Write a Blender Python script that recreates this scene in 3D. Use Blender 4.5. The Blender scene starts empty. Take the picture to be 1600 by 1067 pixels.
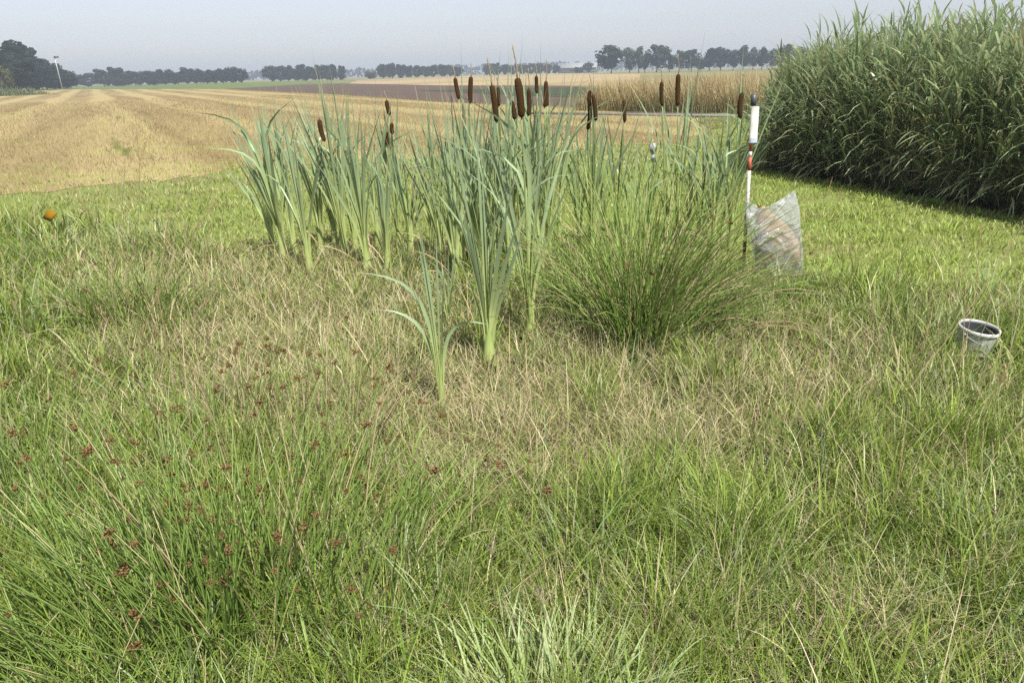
import bpy, math, random
import numpy as np
from mathutils import Matrix, Vector, Euler

random.seed(11)
rng = np.random.default_rng(11)
S = bpy.context.scene
C = S.collection
R = math.radians

# ------------------------------------------------------------------ camera
CAM_H, PITCH, ROLL, FPX = 1.6, R(21.5), R(-1.5), 1067.0
cam_d = bpy.data.cameras.new('camera')
cam_d.sensor_width = 36.0
cam_d.lens = 36.0 * FPX / 1600.0
cam_d.clip_start, cam_d.clip_end = 0.05, 20000
cam = bpy.data.objects.new('camera', cam_d)
C.objects.link(cam)
CM = Matrix.Translation((0, 0, CAM_H)) @ Matrix.Rotation(math.pi / 2 - PITCH, 4, 'X') @ Matrix.Rotation(ROLL, 4, 'Z')
cam.matrix_world = CM
S.camera = cam

# ------------------------------------------------------------------ sky, sun, exposure
SUN_EL, SUN_AZ = R(57), R(152)          # azimuth clockwise from the view direction (+Y)
w = bpy.data.worlds.new('World')
S.world = w
w.use_nodes = True
nt = w.node_tree
sky = nt.nodes.new('ShaderNodeTexSky')
sky.sky_type = 'NISHITA'
sky.sun_disc = False
sky.sun_elevation = SUN_EL
sky.sun_rotation = SUN_AZ
sky.air_density, sky.dust_density, sky.ozone_density = 1.0, 1.0, 3.0
hs = nt.nodes.new('ShaderNodeHueSaturation')
hs.inputs['Saturation'].default_value = 0.4
nt.links.new(sky.outputs[0], hs.inputs['Color'])
bg = nt.nodes['Background']
bg.inputs['Strength'].default_value = 0.085
tint = nt.nodes.new('ShaderNodeMix')
tint.data_type, tint.blend_type = 'RGBA', 'MULTIPLY'
tint.inputs[0].default_value = 1.0
tint.inputs[7].default_value = (.95, .93, .97, 1)
nt.links.new(hs.outputs[0], tint.inputs[6])
nt.links.new(tint.outputs[2], bg.inputs['Color'])
sd = bpy.data.lights.new('sun', 'SUN')
sd.energy, sd.angle, sd.color = 4.8, R(0.6), (1.0, 0.96, 0.875)
sun = bpy.data.objects.new('sun', sd)
C.objects.link(sun)
sv = Vector((math.sin(SUN_AZ) * math.cos(SUN_EL), math.cos(SUN_AZ) * math.cos(SUN_EL), math.sin(SUN_EL)))
sun.rotation_euler = sv.to_track_quat('Z', 'Y').to_euler()
S.view_settings.view_transform = 'Standard'
S.view_settings.look = 'None'
S.view_settings.gamma = 1
S.view_settings.exposure = 0.85
S.view_settings.use_curve_mapping = False
cy = S.cycles
cy.use_denoising = False
cy.max_bounces, cy.diffuse_bounces, cy.glossy_bounces = 8, 4, 2
cy.transmission_bounces, cy.transparent_max_bounces, cy.volume_bounces = 4, 12, 0

# ------------------------------------------------------------------ projection helpers (photo pixels -> world)
R3 = CM.to_3x3()
R3n = np.array(R3)


def ray(px, py):
    return R3 @ Vector(((px - 800) / FPX, -(py - 533.5) / FPX, -1))


def G(px, py, z=0.0):
    """point where the sight line meets the level z"""
    d = ray(px, py)
    k = (z - CAM_H) / d.z
    return Vector((d.x * k, d.y * k, z))


def at(px, py, Y):
    """point on the sight line at distance Y ahead"""
    d = ray(px, py)
    k = Y / d.y
    return Vector((d.x * k, Y, CAM_H + d.z * k))


def to_px(P):
    """world points (N,3) -> photo pixels; used only to look the ground zones up"""
    q = (P - np.array([0, 0, CAM_H])) @ R3n
    zz = np.minimum(q[:, 2], -0.05)
    return 800 + FPX * q[:, 0] / -zz, 533.5 - FPX * q[:, 1] / -zz


# ------------------------------------------------------------------ noise
def vnoise(x, y, s, seed=0):
    r = np.random.default_rng(seed + 100)
    T = r.random((64, 64))
    u, v = np.asarray(x) / s + 17.3, np.asarray(y) / s + 9.1
    i, j = np.floor(u).astype(int), np.floor(v).astype(int)
    f, g = u - i, v - j
    f, g = f * f * (3 - 2 * f), g * g * (3 - 2 * g)
    a, b = T[i % 64, j % 64], T[(i + 1) % 64, j % 64]
    c, d = T[i % 64, (j + 1) % 64], T[(i + 1) % 64, (j + 1) % 64]
    return (a * (1 - f) + b * f) * (1 - g) + (c * (1 - f) + d * f) * g


def fbm(x, y, s, seed=0):
    return (vnoise(x, y, s, seed) * .55 + vnoise(x, y, s * .45, seed + 1) * .3 + vnoise(x, y, s * .2, seed + 2) * .15)


def sstep(a, b, x):
    t = np.clip((x - a) / (b - a), 0, 1)
    return t * t * (3 - 2 * t)


# ------------------------------------------------------------------ object helpers
def tag(o, label=None, cat=None, group=None, kind=None):
    if label: o['label'] = label
    if cat: o['category'] = cat
    if group: o['group'] = group
    if kind: o['kind'] = kind
    return o


def empty(name, loc=(0, 0, 0), label=None, cat=None, group=None):
    o = bpy.data.objects.new(name, None)
    o.location = loc
    o.empty_display_size = .1
    C.objects.link(o)
    return tag(o, label, cat, group)


def link(name, me, parent=None, mat=None):
    o = bpy.data.objects.new(name, me)
    C.objects.link(o)
    if mat and not me.materials: me.materials.append(mat)
    if parent: o.parent = parent
    return o


def copy_tree(o, parent=None):
    c = o.copy()
    C.objects.link(c)
    c.parent = parent
    for ch in o.children: copy_tree(ch, c)
    return c


def raw_mesh(name, V, quads, tris, col=None, smooth=False):
    me = bpy.data.meshes.new(name)
    V = np.asarray(V, dtype=np.float32)
    quads = np.asarray(quads, dtype=np.int32).reshape(-1, 4)
    tris = np.asarray(tris, dtype=np.int32).reshape(-1, 3)
    nq, ntr = len(quads), len(tris)
    me.vertices.add(len(V))
    me.vertices.foreach_set('co', V.ravel())
    me.loops.add(nq * 4 + ntr * 3)
    me.loops.foreach_set('vertex_index', np.concatenate([quads.ravel(), tris.ravel()]))
    me.polygons.add(nq + ntr)
    me.polygons.foreach_set('loop_start', np.concatenate([np.arange(nq) * 4, nq * 4 + np.arange(ntr) * 3]).astype(np.int32))
    if smooth:
        me.polygons.foreach_set('use_smooth', np.ones(nq + ntr, dtype=bool))
    if col is not None:
        a = me.attributes.new('tint', 'FLOAT_COLOR', 'POINT')
        c4 = np.ones((len(V), 4), dtype=np.float32)
        c4[:, :3] = col
        a.data.foreach_set('color', c4.ravel())
    me.update(calc_edges=True)
    return me


class Bag:
    """collects verts, faces, colours into ONE mesh"""
    def __init__(s):
        s.V, s.Q, s.T, s.K, s.n = [], [], [], [], 0

    def add(s, V, Q=None, T=None, col=None):
        V = np.asarray(V, dtype=float).reshape(-1, 3)
        s.V.append(V)
        if Q is not None and len(Q): s.Q.append(np.asarray(Q).reshape(-1, 4) + s.n)
        if T is not None and len(T): s.T.append(np.asarray(T).reshape(-1, 3) + s.n)
        if col is None: col = (.5, .5, .5)
        s.K.append(np.broadcast_to(np.asarray(col, dtype=float), (len(V), 3)))
        s.n += len(V)

    def mesh(s, name, smooth=False):
        Q = np.concatenate(s.Q) if s.Q else np.zeros((0, 4))
        T = np.concatenate(s.T) if s.T else np.zeros((0, 3))
        return raw_mesh(name, np.concatenate(s.V), Q, T, np.concatenate(s.K), smooth)


def tube(bag, P, rad, n=6, col=(.5, .5, .5), cap=True):
    """tube along points P with radius per point; col is one colour or one per point"""
    P = np.asarray(P, dtype=float)
    m = len(P)
    rad = np.broadcast_to(np.asarray(rad, dtype=float), (m,))
    col = np.broadcast_to(np.asarray(col, dtype=float), (m, 3))
    t = np.gradient(P, axis=0)
    t /= np.linalg.norm(t, axis=1)[:, None] + 1e-9
    ref = np.array([1., 0, 0]) if abs(t[0][0]) < .8 else np.array([0, 1., 0])
    a = np.cross(t, ref); a /= np.linalg.norm(a, axis=1)[:, None]
    b = np.cross(t, a)
    th = np.arange(n) / n * 2 * np.pi
    V = P[:, None] + rad[:, None, None] * (np.cos(th)[None, :, None] * a[:, None] + np.sin(th)[None, :, None] * b[:, None])
    i, j = np.meshgrid(np.arange(m - 1), np.arange(n), indexing='ij')
    k = (j + 1) % n
    Q = np.stack([i * n + j, i * n + k, (i + 1) * n + k, (i + 1) * n + j], -1).reshape(-1, 4)
    V = V.reshape(-1, 3)
    K = np.repeat(col, n, axis=0)
    T = []
    if cap:
        V = np.concatenate([V, P[:1], P[-1:]])
        K = np.concatenate([K, col[:1], col[-1:]])
        c0, c1 = m * n, m * n + 1
        T = [[c0, (q + 1) % n, q] for q in range(n)] + [[c1, (m - 1) * n + q, (m - 1) * n + (q + 1) % n] for q in range(n)]
    bag.add(V, Q, T, K)


def lathe(bag, prof, n=24, col=(.5, .5, .5), loop=False):
    prof = np.asarray(prof, dtype=float)
    m = len(prof)
    th = np.arange(n) / n * 2 * np.pi
    V = np.stack([prof[:, 0, None] * np.cos(th), prof[:, 0, None] * np.sin(th), np.repeat(prof[:, 1, None], n, 1)], -1).reshape(-1, 3)
    i, j = np.meshgrid(np.arange(m if loop else m - 1), np.arange(n), indexing='ij')
    k, i2 = (j + 1) % n, (i + 1) % m
    Q = np.stack([i * n + j, i * n + k, i2 * n + k, i2 * n + j], -1).reshape(-1, 4)
    bag.add(V, Q, None, col)


def box(bag, lo, hi, col=(.5, .5, .5)):
    x0, y0, z0 = lo; x1, y1, z1 = hi
    V = [(x0, y0, z0), (x1, y0, z0), (x1, y1, z0), (x0, y1, z0), (x0, y0, z1), (x1, y0, z1), (x1, y1, z1), (x0, y1, z1)]
    Q = [(0, 3, 2, 1), (4, 5, 6, 7), (0, 1, 5, 4), (1, 2, 6, 5), (2, 3, 7, 6), (3, 0, 4, 7)]
    bag.add(V, Q, None, col)


def ribbons(root, az, length, width, lean, curve, cb, ct, segs=3, side=None, taper=1.4, sway=None, base_w=0.8):
    """many grass blades at once: bending ribbons that taper to a point. Returns V, quads, tris, colours."""
    N = len(root)
    lean, curve = np.broadcast_to(lean, (N,)), np.broadcast_to(curve, (N,))
    k = np.arange(segs + 1) / segs
    h = np.stack([np.cos(az), np.sin(az), np.zeros(N)], 1)
    if side is None: side = az + np.pi / 2 + rng.normal(0, .7, N)
    wv = np.stack([np.cos(side), np.sin(side), np.zeros(N)], 1)
    P = np.zeros((N, segs + 1, 3))
    P[:, 0] = root
    for i in range(1, segs + 1):
        th = np.clip(lean + curve * (k[i] + k[i - 1]) / 2, -.5, 2.7)
        st = (length / segs)[:, None]
        P[:, i] = P[:, i - 1] + st * (np.sin(th)[:, None] * h + np.cos(th)[:, None] * np.array([0, 0, 1.]))
    prof = (base_w + (1 - base_w) * np.minimum(k * 4, 1)) * (1 - k ** taper)
    W = .5 * width[:, None, None] * prof[None, :-1, None] * wv[:, None]
    V = np.zeros((N, 2 * segs + 1, 3))
    V[:, 0:2 * segs:2] = P[:, :-1] - W
    V[:, 1:2 * segs:2] = P[:, :-1] + W
    V[:, -1] = P[:, -1]
    kk = np.concatenate([np.repeat(k[:-1], 2), [1.0]])
    K = cb[:, None] * (1 - kk)[None, :, None] + ct[:, None] * kk[None, :, None]
    off = (np.arange(N) * (2 * segs + 1))[:, None]
    Q = np.concatenate([off + np.array([[2 * i, 2 * i + 1, 2 * i + 3, 2 * i + 2]]) for i in range(segs - 1)]).reshape(-1, 4) if segs > 1 else np.zeros((0, 4), int)
    T = off + np.array([[2 * segs - 2, 2 * segs - 1, 2 * segs]])
    return V.reshape(-1, 3), Q, T, K.reshape(-1, 3)


# ------------------------------------------------------------------ materials
def mat_new(name):
    m = bpy.data.materials.new(name)
    m.use_nodes = True
    return m, m.node_tree, m.node_tree.nodes['Principled BSDF'], m.node_tree.nodes['Material Output']


def N(nt, t, **kw):
    n = nt.nodes.new(t)
    for k, v in kw.items():
        if k in n.inputs: n.inputs[k].default_value = v
        else: setattr(n, k, v)
    return n


def mix_rgb(nt, fac, a, b, mode='MIX'):
    m = nt.nodes.new('ShaderNodeMix')
    m.data_type = 'RGBA'
    m.blend_type = mode
    for s, v in ((0, fac), (6, a), (7, b)):
        if hasattr(v, 'links'): nt.links.new(v, m.inputs[s])
        else: m.inputs[s].default_value = v if s == 0 else (*v, 1)
    return m.outputs[2]


def veg_mat(name, rough=.5, trans=.35, spec=.3, nscale=14., namp=.35):
    m, t, b, out = mat_new(name)
    a = N(t, 'ShaderNodeAttribute', attribute_name='tint')
    geo = N(t, 'ShaderNodeNewGeometry')
    no = N(t, 'ShaderNodeTexNoise', Scale=nscale, Detail=2.0)
    t.links.new(geo.outputs['Position'], no.inputs['Vector'])
    mr = N(t, 'ShaderNodeMapRange')
    mr.inputs[3].default_value, mr.inputs[4].default_value = 1 - namp, 1 + namp
    t.links.new(no.outputs['Fac'], mr.inputs[0])
    vm = N(t, 'ShaderNodeVectorMath', operation='SCALE')
    t.links.new(a.outputs['Color'], vm.inputs[0])
    t.links.new(mr.outputs[0], vm.inputs['Scale'])
    t.links.new(vm.outputs[0], b.inputs['Base Color'])
    b.inputs['Roughness'].default_value = rough
    b.inputs['Specular IOR Level'].default_value = spec
    tr = N(t, 'ShaderNodeBsdfTranslucent')
    t.links.new(vm.outputs[0], tr.inputs['Color'])
    mx = N(t, 'ShaderNodeMixShader', Fac=trans)
    t.links.new(b.outputs[0], mx.inputs[1])
    t.links.new(tr.outputs[0], mx.inputs[2])
    t.links.new(mx.outputs[0], out.inputs['Surface'])
    return m


def plain_mat(name, col, rough=.6, spec=.4, nscale=30., namp=.2, bump=0., metal=0., dirt=None, dscale=6.):
    m, t, b, out = mat_new(name)
    tc = N(t, 'ShaderNodeTexCoord')
    no = N(t, 'ShaderNodeTexNoise', Scale=nscale, Detail=4.0)
    t.links.new(tc.outputs['Object'], no.inputs['Vector'])
    lo, hi = [c * (1 - namp) for c in col], [min(1, c * (1 + namp)) for c in col]
    o = mix_rgb(t, no.outputs['Fac'], lo, hi)
    if dirt:
        n2 = N(t, 'ShaderNodeTexNoise', Scale=dscale, Detail=5.0, Roughness=.7)
        t.links.new(tc.outputs['Object'], n2.inputs['Vector'])
        mr = N(t, 'ShaderNodeMapRange')
        mr.inputs[1].default_value, mr.inputs[2].default_value = .52, .66
        t.links.new(n2.outputs['Fac'], mr.inputs[0])
        o = mix_rgb(t, mr.outputs[0], o, dirt)
    t.links.new(o, b.inputs['Base Color'])
    b.inputs['Roughness'].default_value = rough
    b.inputs['Specular IOR Level'].default_value = spec
    b.inputs['Metallic'].default_value = metal
    if bump:
        bp = N(t, 'ShaderNodeBump', Strength=bump, Distance=.01)
        t.links.new(no.outputs['Fac'], bp.inputs['Height'])
        t.links.new(bp.outputs[0], b.inputs['Normal'])
    return m


def ground_mat(name, c1, c2, scale, c3=None, scale3=.3, stretch=None, rough=.95, bump=.4):
    """soil or field: two colours by fine noise, a third by broad patches, optionally stretched along rows"""
    m, t, b, out = mat_new(name)
    geo = N(t, 'ShaderNodeNewGeometry')
    mp = N(t, 'ShaderNodeMapping')
    t.links.new(geo.outputs['Position'], mp.inputs['Vector'])
    if stretch:
        mp.vector_type = 'TEXTURE'
        mp.inputs['Rotation'].default_value[2] = stretch[0]
        mp.inputs['Scale'].default_value = (stretch[1], stretch[2], 1)
    n1 = N(t, 'ShaderNodeTexNoise', Scale=scale, Detail=6.0, Roughness=.65)
    t.links.new(mp.outputs[0], n1.inputs['Vector'])
    mr = N(t, 'ShaderNodeMapRange')
    mr.inputs[1].default_value, mr.inputs[2].default_value = .35, .65
    t.links.new(n1.outputs['Fac'], mr.inputs[0])
    o = mix_rgb(t, mr.outputs[0], c1, c2)
    if c3:
        n2 = N(t, 'ShaderNodeTexNoise', Scale=scale3, Detail=4.0)
        t.links.new(mp.outputs[0], n2.inputs['Vector'])
        m2 = N(t, 'ShaderNodeMapRange')
        m2.inputs[1].default_value, m2.inputs[2].default_value = .45, .62
        t.links.new(n2.outputs['Fac'], m2.inputs[0])
        o = mix_rgb(t, m2.outputs[0], o, c3)
    t.links.new(o, b.inputs['Base Color'])
    b.inputs['Roughness'].default_value = rough
    b.inputs['Specular IOR Level'].default_value = .1
    bp = N(t, 'ShaderNodeBump', Strength=bump, Distance=.05)
    t.links.new(n1.outputs['Fac'], bp.inputs['Height'])
    t.links.new(bp.outputs[0], b.inputs['Normal'])
    return m


M = {}
M['grass'] = veg_mat('grass blades', .45, .35, .35)
M['dry'] = veg_mat('dry grass', .6, .25, .25)
M['cattail_leaf'] = veg_mat('cattail leaf', .42, .22, .4, 9., .18)
M['reed_leaf'] = veg_mat('reed leaf', .4, .3, .45, 8., .3)
M['rush'] = veg_mat('rush stem', .38, .25, .4, 12., .25)
M['cob'] = plain_mat('cattail cob felt', (.055, .029, .011), .9, .1, 260., .5, .8)
M['flower'] = veg_mat('rush flower husk', .8, .1, .1, 60., .4)
M['bark'] = plain_mat('bark', (.09, .075, .055), .9, .1, 8., .4, .6)
M['plough'] = ground_mat('ploughed soil', (.072, .053, .043), (.108, .079, .064), 1.6, (.088, .066, .054), .05, (R(30), 6, .8))
M['soil'] = ground_mat('soil and turf', (.045, .05, .018), (.11, .125, .04), 9., (.15, .125, .055), .9)
M['farland'] = ground_mat('far farmland', (.10, .12, .05), (.16, .16, .07), .05, (.25, .2, .1), .006)
M['greenfield'] = ground_mat('green strip', (.075, .11, .03), (.13, .165, .05), .8, (.10, .12, .045), .06)
M['palefield'] = ground_mat('pale stubble strip', (.26, .205, .115), (.33, .265, .15), .5, (.22, .165, .095), .05, (R(60), 14, 1.5))
M['darkstrip'] = ground_mat('dark green strip', (.035, .042, .026), (.06, .07, .04), 1.5)
M['concrete'] = plain_mat('concrete', (.17, .17, .165), .85, .2, 4., .15, .2)


def foliage_mat(name, c1, c2):
    m, t, b, out = mat_new(name)
    oi = N(t, 'ShaderNodeObjectInfo')
    geo = N(t, 'ShaderNodeNewGeometry')
    no = N(t, 'ShaderNodeTexNoise', Scale=.35, Detail=3.0)
    t.links.new(geo.outputs['Position'], no.inputs['Vector'])
    o = mix_rgb(t, no.outputs['Fac'], c1, c2)
    mr = N(t, 'ShaderNodeMapRange')
    mr.inputs[3].default_value, mr.inputs[4].default_value = .75, 1.25
    t.links.new(oi.outputs['Random'], mr.inputs[0])
    vm = N(t, 'ShaderNodeVectorMath', operation='SCALE')
    t.links.new(o, vm.inputs[0]); t.links.new(mr.outputs[0], vm.inputs['Scale'])
    t.links.new(vm.outputs[0], b.inputs['Base Color'])
    b.inputs['Roughness'].default_value = .7
    b.inputs['Specular IOR Level'].default_value = .06
    tr = N(t, 'ShaderNodeBsdfTranslucent')
    t.links.new(vm.outputs[0], tr.inputs['Color'])
    mx = N(t, 'ShaderNodeMixShader', Fac=.2)
    t.links.new(b.outputs[0], mx.inputs[1]); t.links.new(tr.outputs[0], mx.inputs[2])
    t.links.new(mx.outputs[0], out.inputs['Surface'])
    return m


M['leafage'] = foliage_mat('tree foliage', (.010, .018, .011), (.021, .032, .018))
M['leafage_light'] = foliage_mat('pale tree foliage', (.032, .046, .026), (.06, .078, .042))
M['leafage_yellow'] = foliage_mat('yellowish foliage', (.06, .066, .02), (.10, .10, .03))

# stubble: swath rows running away to the far left, straw over red-brown soil
d_row = ray(143, 134)
ROW_AZ = math.atan2(d_row.y, d_row.x)


def stubble_mat():
    m, t, b, out = mat_new('stubble field')
    geo = N(t, 'ShaderNodeNewGeometry')
    mp = N(t, 'ShaderNodeMapping', vector_type='TEXTURE')
    mp.inputs['Rotation'].default_value[2] = ROW_AZ
    t.links.new(geo.outputs['Position'], mp.inputs['Vector'])
    ns = N(t, 'ShaderNodeMapping'); ns.inputs['Scale'].default_value = (.03, .32, 1)
    t.links.new(mp.outputs[0], ns.inputs['Vector'])
    n1 = N(t, 'ShaderNodeTexNoise', Scale=1.0, Detail=4.0, Roughness=.6)
    t.links.new(ns.outputs[0], n1.inputs['Vector'])
    r1 = N(t, 'ShaderNodeMapRange'); r1.inputs[1].default_value, r1.inputs[2].default_value = .42, .6
    t.links.new(n1.outputs['Fac'], r1.inputs[0])
    sx = N(t, 'ShaderNodeSeparateXYZ'); t.links.new(mp.outputs[0], sx.inputs[0])
    ma = N(t, 'ShaderNodeMath', operation='MULTIPLY_ADD'); ma.inputs[1].default_value = 2 * math.pi / 4.2
    mb = N(t, 'ShaderNodeMath', operation='MULTIPLY'); mb.inputs[1].default_value = 5.0
    t.links.new(n1.outputs['Fac'], mb.inputs[0]); t.links.new(sx.outputs[1], ma.inputs[0]); t.links.new(mb.outputs[0], ma.inputs[2])
    sn = N(t, 'ShaderNodeMath', operation='SINE'); t.links.new(ma.outputs[0], sn.inputs[0])
    rs = N(t, 'ShaderNodeMapRange'); rs.inputs[1].default_value, rs.inputs[2].default_value = -.2, .8
    t.links.new(sn.outputs[0], rs.inputs[0])
    o = mix_rgb(t, r1.outputs[0], (.225, .182, .086), (.14, .096, .043))
    o = mix_rgb(t, rs.outputs[0], o, (.30, .245, .118))
    n2 = N(t, 'ShaderNodeTexNoise', Scale=3.0, Detail=6.0, Roughness=.75)
    t.links.new(geo.outputs['Position'], n2.inputs['Vector'])
    r2 = N(t, 'ShaderNodeMapRange'); r2.inputs[1].default_value, r2.inputs[2].default_value = .4, .62
    t.links.new(n2.outputs['Fac'], r2.inputs[0])
    r2.inputs[4].default_value = .6
    o = mix_rgb(t, r2.outputs[0], o, (.28, .22, .115))
    n3 = N(t, 'ShaderNodeTexNoise', Scale=.35, Detail=5.0, Roughness=.7)
    t.links.new(ns.outputs[0], n3.inputs['Vector']); n3.inputs['Scale'].default_value = 2.3
    r3 = N(t, 'ShaderNodeMapRange'); r3.inputs[1].default_value, r3.inputs[2].default_value = .6, .68
    t.links.new(n3.outputs['Fac'], r3.inputs[0])
    o = mix_rgb(t, r3.outputs[0], o, (.11, .115, .035))
    t.links.new(o, b.inputs['Base Color'])
    b.inputs['Roughness'].default_value = .9
    b.inputs['Specular IOR Level'].default_value = .1
    bp = N(t, 'ShaderNodeBump', Strength=.6, Distance=.05)
    t.links.new(n2.outputs['Fac'], bp.inputs['Height'])
    t.links.new(bp.outputs[0], b.inputs['Normal'])
    return m


M['stubble'] = stubble_mat()

# ------------------------------------------------------------------ the setting: ground and fields
def sheet(name, pts, z, mat):
    me = bpy.data.meshes.new(name)
    me.from_pydata([(p[0], p[1], z) for p in pts], [], [list(range(len(pts)))])
    me.update()
    if me.polygons[0].normal.z < 0: me.flip_normals()
    o = link(name, me, None, mat)
    o['kind'] = 'structure'
    return o


FAR = 1100
sheet('far_farmland', [(-FAR, 40), (FAR, 40), (FAR, 2 * FAR), (-FAR, 2 * FAR)], .002, M['farland'])
sheet('ground', [(-FAR, -60), (FAR, -60), (FAR, 2 * FAR), (-FAR, 2 * FAR)], -.004, M['soil'])
STUB_NEAR = [(-420, 372), (-150, 326), (0, 305), (200, 285), (400, 264), (650, 247), (900, 234), (1060, 222), (1110, 204)]
STUB_FAR = [(1080, 184), (1000, 179), (880, 167), (690, 160), (520, 148), (350, 139.5), (120, 140), (0, 142), (-150, 146), (-420, 156)]
_near = []
for (x0, y0), (x1, y1) in zip(STUB_NEAR[:-1], STUB_NEAR[1:]):
    for i in range(14):
        q = G(x0 + (x1 - x0) * i / 14, y0 + (y1 - y0) * i / 14)
        q.y += 3.0 * (float(fbm(np.array([q.x]), np.array([q.y]), 1.4, 91)[0]) - .5) + .7 * (random.random() - .5)
        _near.append(q)
stub_poly = _near + [G(*STUB_NEAR[-1])] + [G(*p) for p in STUB_FAR]
M['turf'] = ground_mat('mown turf', (.11, .14, .04), (.19, .235, .065), 14., (.16, .165, .06), 1.2)
LAWN_EDGE = [(-420, 338), (0, 345), (120, 352), (260, 372), (400, 395), (700, 398), (1000, 408), (1170, 425), (1300, 445), (1600, 470), (2000, 490)]
sheet('lawn', [G(*p) for p in LAWN_EDGE + [(2000, 150), (1200, 187), (1110, 204)] + [(x, y - 14) for x, y in STUB_NEAR[::-1][1:]]], 0.0, M['turf'])
sheet('stubble_field', stub_poly, .006, M['stubble'])
sheet('ploughed_field', [G(*p) for p in [(350, 139.5), (520, 148), (690, 160), (880, 167), (1000, 179), (1090, 182), (1100, 150), (880, 134.5), (690, 134), (540, 131), (470, 132.5)]], .010, M['plough'])
sheet('green_strip', [G(*p) for p in [(-420, 156), (-150, 146), (0, 142), (120, 140), (350, 139.5), (470, 132.5), (545, 131), (480, 126.5), (380, 128.5), (120, 134.5), (0, 137.5), (-420, 149)]], .014, M['greenfield'])
sheet('pale_field', [G(*p) for p in [(545, 131), (690, 134), (880, 134.5), (1000, 136), (1000, 116), (880, 115), (720, 119.5), (560, 125.5)]], .018, M['palefield'])
sheet('dark_green_strip', [G(*p) for p in [(650, 142), (740, 146), (890, 153), (1000, 158), (1000, 141), (890, 137), (820, 138)]], .022, M['darkstrip'])  # dark grey-green strip lying over the ploughed field

# narrow concrete path beyond the plot, in front of the tall dry grass
bg_ = Bag()
pa, pb = G(895, 180), G(1190, 184.5)
dv = (pb - pa).normalized(); nv = Vector((-dv.y, dv.x, 0))
pw = [pa - dv * 2, pb + dv * 2]
V = []
for z in (0.0, .07):
    for p, s in ((pw[0], 0), (pw[1], 0), (pw[1], 1), (pw[0], 1)):
        q = p + nv * (.45 * s); V.append((q.x, q.y, z))
bg_.add(V, [(0, 3, 2, 1), (4, 5, 6, 7), (0, 1, 5, 4), (1, 2, 6, 5), (2, 3, 7, 6), (3, 0, 4, 7)], None, (.4, .4, .4))
tag(link('path', bg_.mesh('path'), None, M['concrete']), kind='structure')

# ------------------------------------------------------------------ haze
bh = Bag()
box(bh, (-FAR - 20, -80, -1.0), (FAR + 20, 2 * FAR + 20, 24.0))
hm = bpy.data.materials.new('haze')
hm.use_nodes = True
ht = hm.node_tree
ht.nodes.remove(ht.nodes['Principled BSDF'])
pv = ht.nodes.new('ShaderNodeVolumePrincipled')
pv.inputs['Color'].default_value = (.78, .88, 1.0, 1)
pv.inputs['Density'].default_value = .0009
pv.inputs['Anisotropy'].default_value = .2
ht.links.new(pv.outputs[0], ht.nodes['Material Output'].inputs['Volume'])
tag(link('haze', bh.mesh('haze'), None, hm), kind='stuff')

# ------------------------------------------------------------------ far trees
def crown_mesh(name, seed, n=1100, lobes=11, low=.12, slim=1.0, gap=.0):
    """leaf clumps spread through uneven lobes; unit height, about unit width"""
    r = np.random.default_rng(seed)
    cs, rs = [], []
    for i in range(lobes):
        z = low + (1 - low) * (.15 + .75 * (i + r.random() * .6) / lobes)
        e = math.sin(math.pi * min(max((z - low) / (1 - low), .08), .95)) ** .6
        a = r.random() * 6.28
        q = .30 * e * slim * r.random() ** .5
        cs.append((q * math.cos(a), q * math.sin(a), z)); rs.append((.12 + .13 * r.random()) * (.6 + .4 * e))
    cs, rs = np.array(cs), np.array(rs)
    k = r.integers(0, lobes, n)
    d = r.normal(size=(n, 3)); d /= np.linalg.norm(d, axis=1)[:, None]
    p = cs[k] + d * (rs[k] * (.55 + .5 * r.random(n)))[:, None]
    p[:, 2] = np.clip(p[:, 2], low * .6, 1.02)
    sz = r.uniform(.022, .055, n)
    a = np.cross(d, r.normal(size=(n, 3))); a /= np.linalg.norm(a, axis=1)[:, None]
    b = np.cross(d + .5 * r.normal(size=(n, 3)), a); b /= np.linalg.norm(b, axis=1)[:, None]
    A, B = a * sz[:, None], b * (sz * r.uniform(.6, 1.2, n))[:, None]
    V = np.stack([p - A, p - B * .8, p + A, p + B], 1).reshape(-1, 3)
    Q = np.arange(n * 4).reshape(-1, 4)
    return raw_mesh(name, V, Q, [], np.full((n * 4, 3), .5))


def trunk_mesh(name, seed):
    r = np.random.default_rng(seed)
    b = Bag()
    z = np.array([0, .1, .25, .45, .7])
    P = np.stack([r.normal(0, .012, 5), r.normal(0, .012, 5), z], 1); P[0, :2] = 0
    tube(b, P, [.03, .024, .02, .014, .005], 7)
    for i in range(5):
        a = r.random() * 6.28
        s = P[2] + (P[3] - P[2]) * r.random()
        e = s + np.array([math.cos(a) * .22, math.sin(a) * .22, .16 + .15 * r.random()])
        tube(b, [s, (s + e) / 2 + [0, 0, -.02], e], [.011, .007, .002], 5)
    return b.mesh(name)


CROWN = {'full': [crown_mesh('crown', 200 + i, 2200, 14, .02) for i in range(5)],
         'tall': [crown_mesh('crown', 300 + i, 1700, 13, .14, .85) for i in range(4)]}
TRUNK = [trunk_mesh('trunk', 400 + i) for i in range(3)]
for k_, v_ in CROWN.items():
    for m_ in v_: m_.materials.append(M['leafage'])
for m_ in TRUNK: m_.materials.append(M['bark'])
LIGHT = {}


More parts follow.
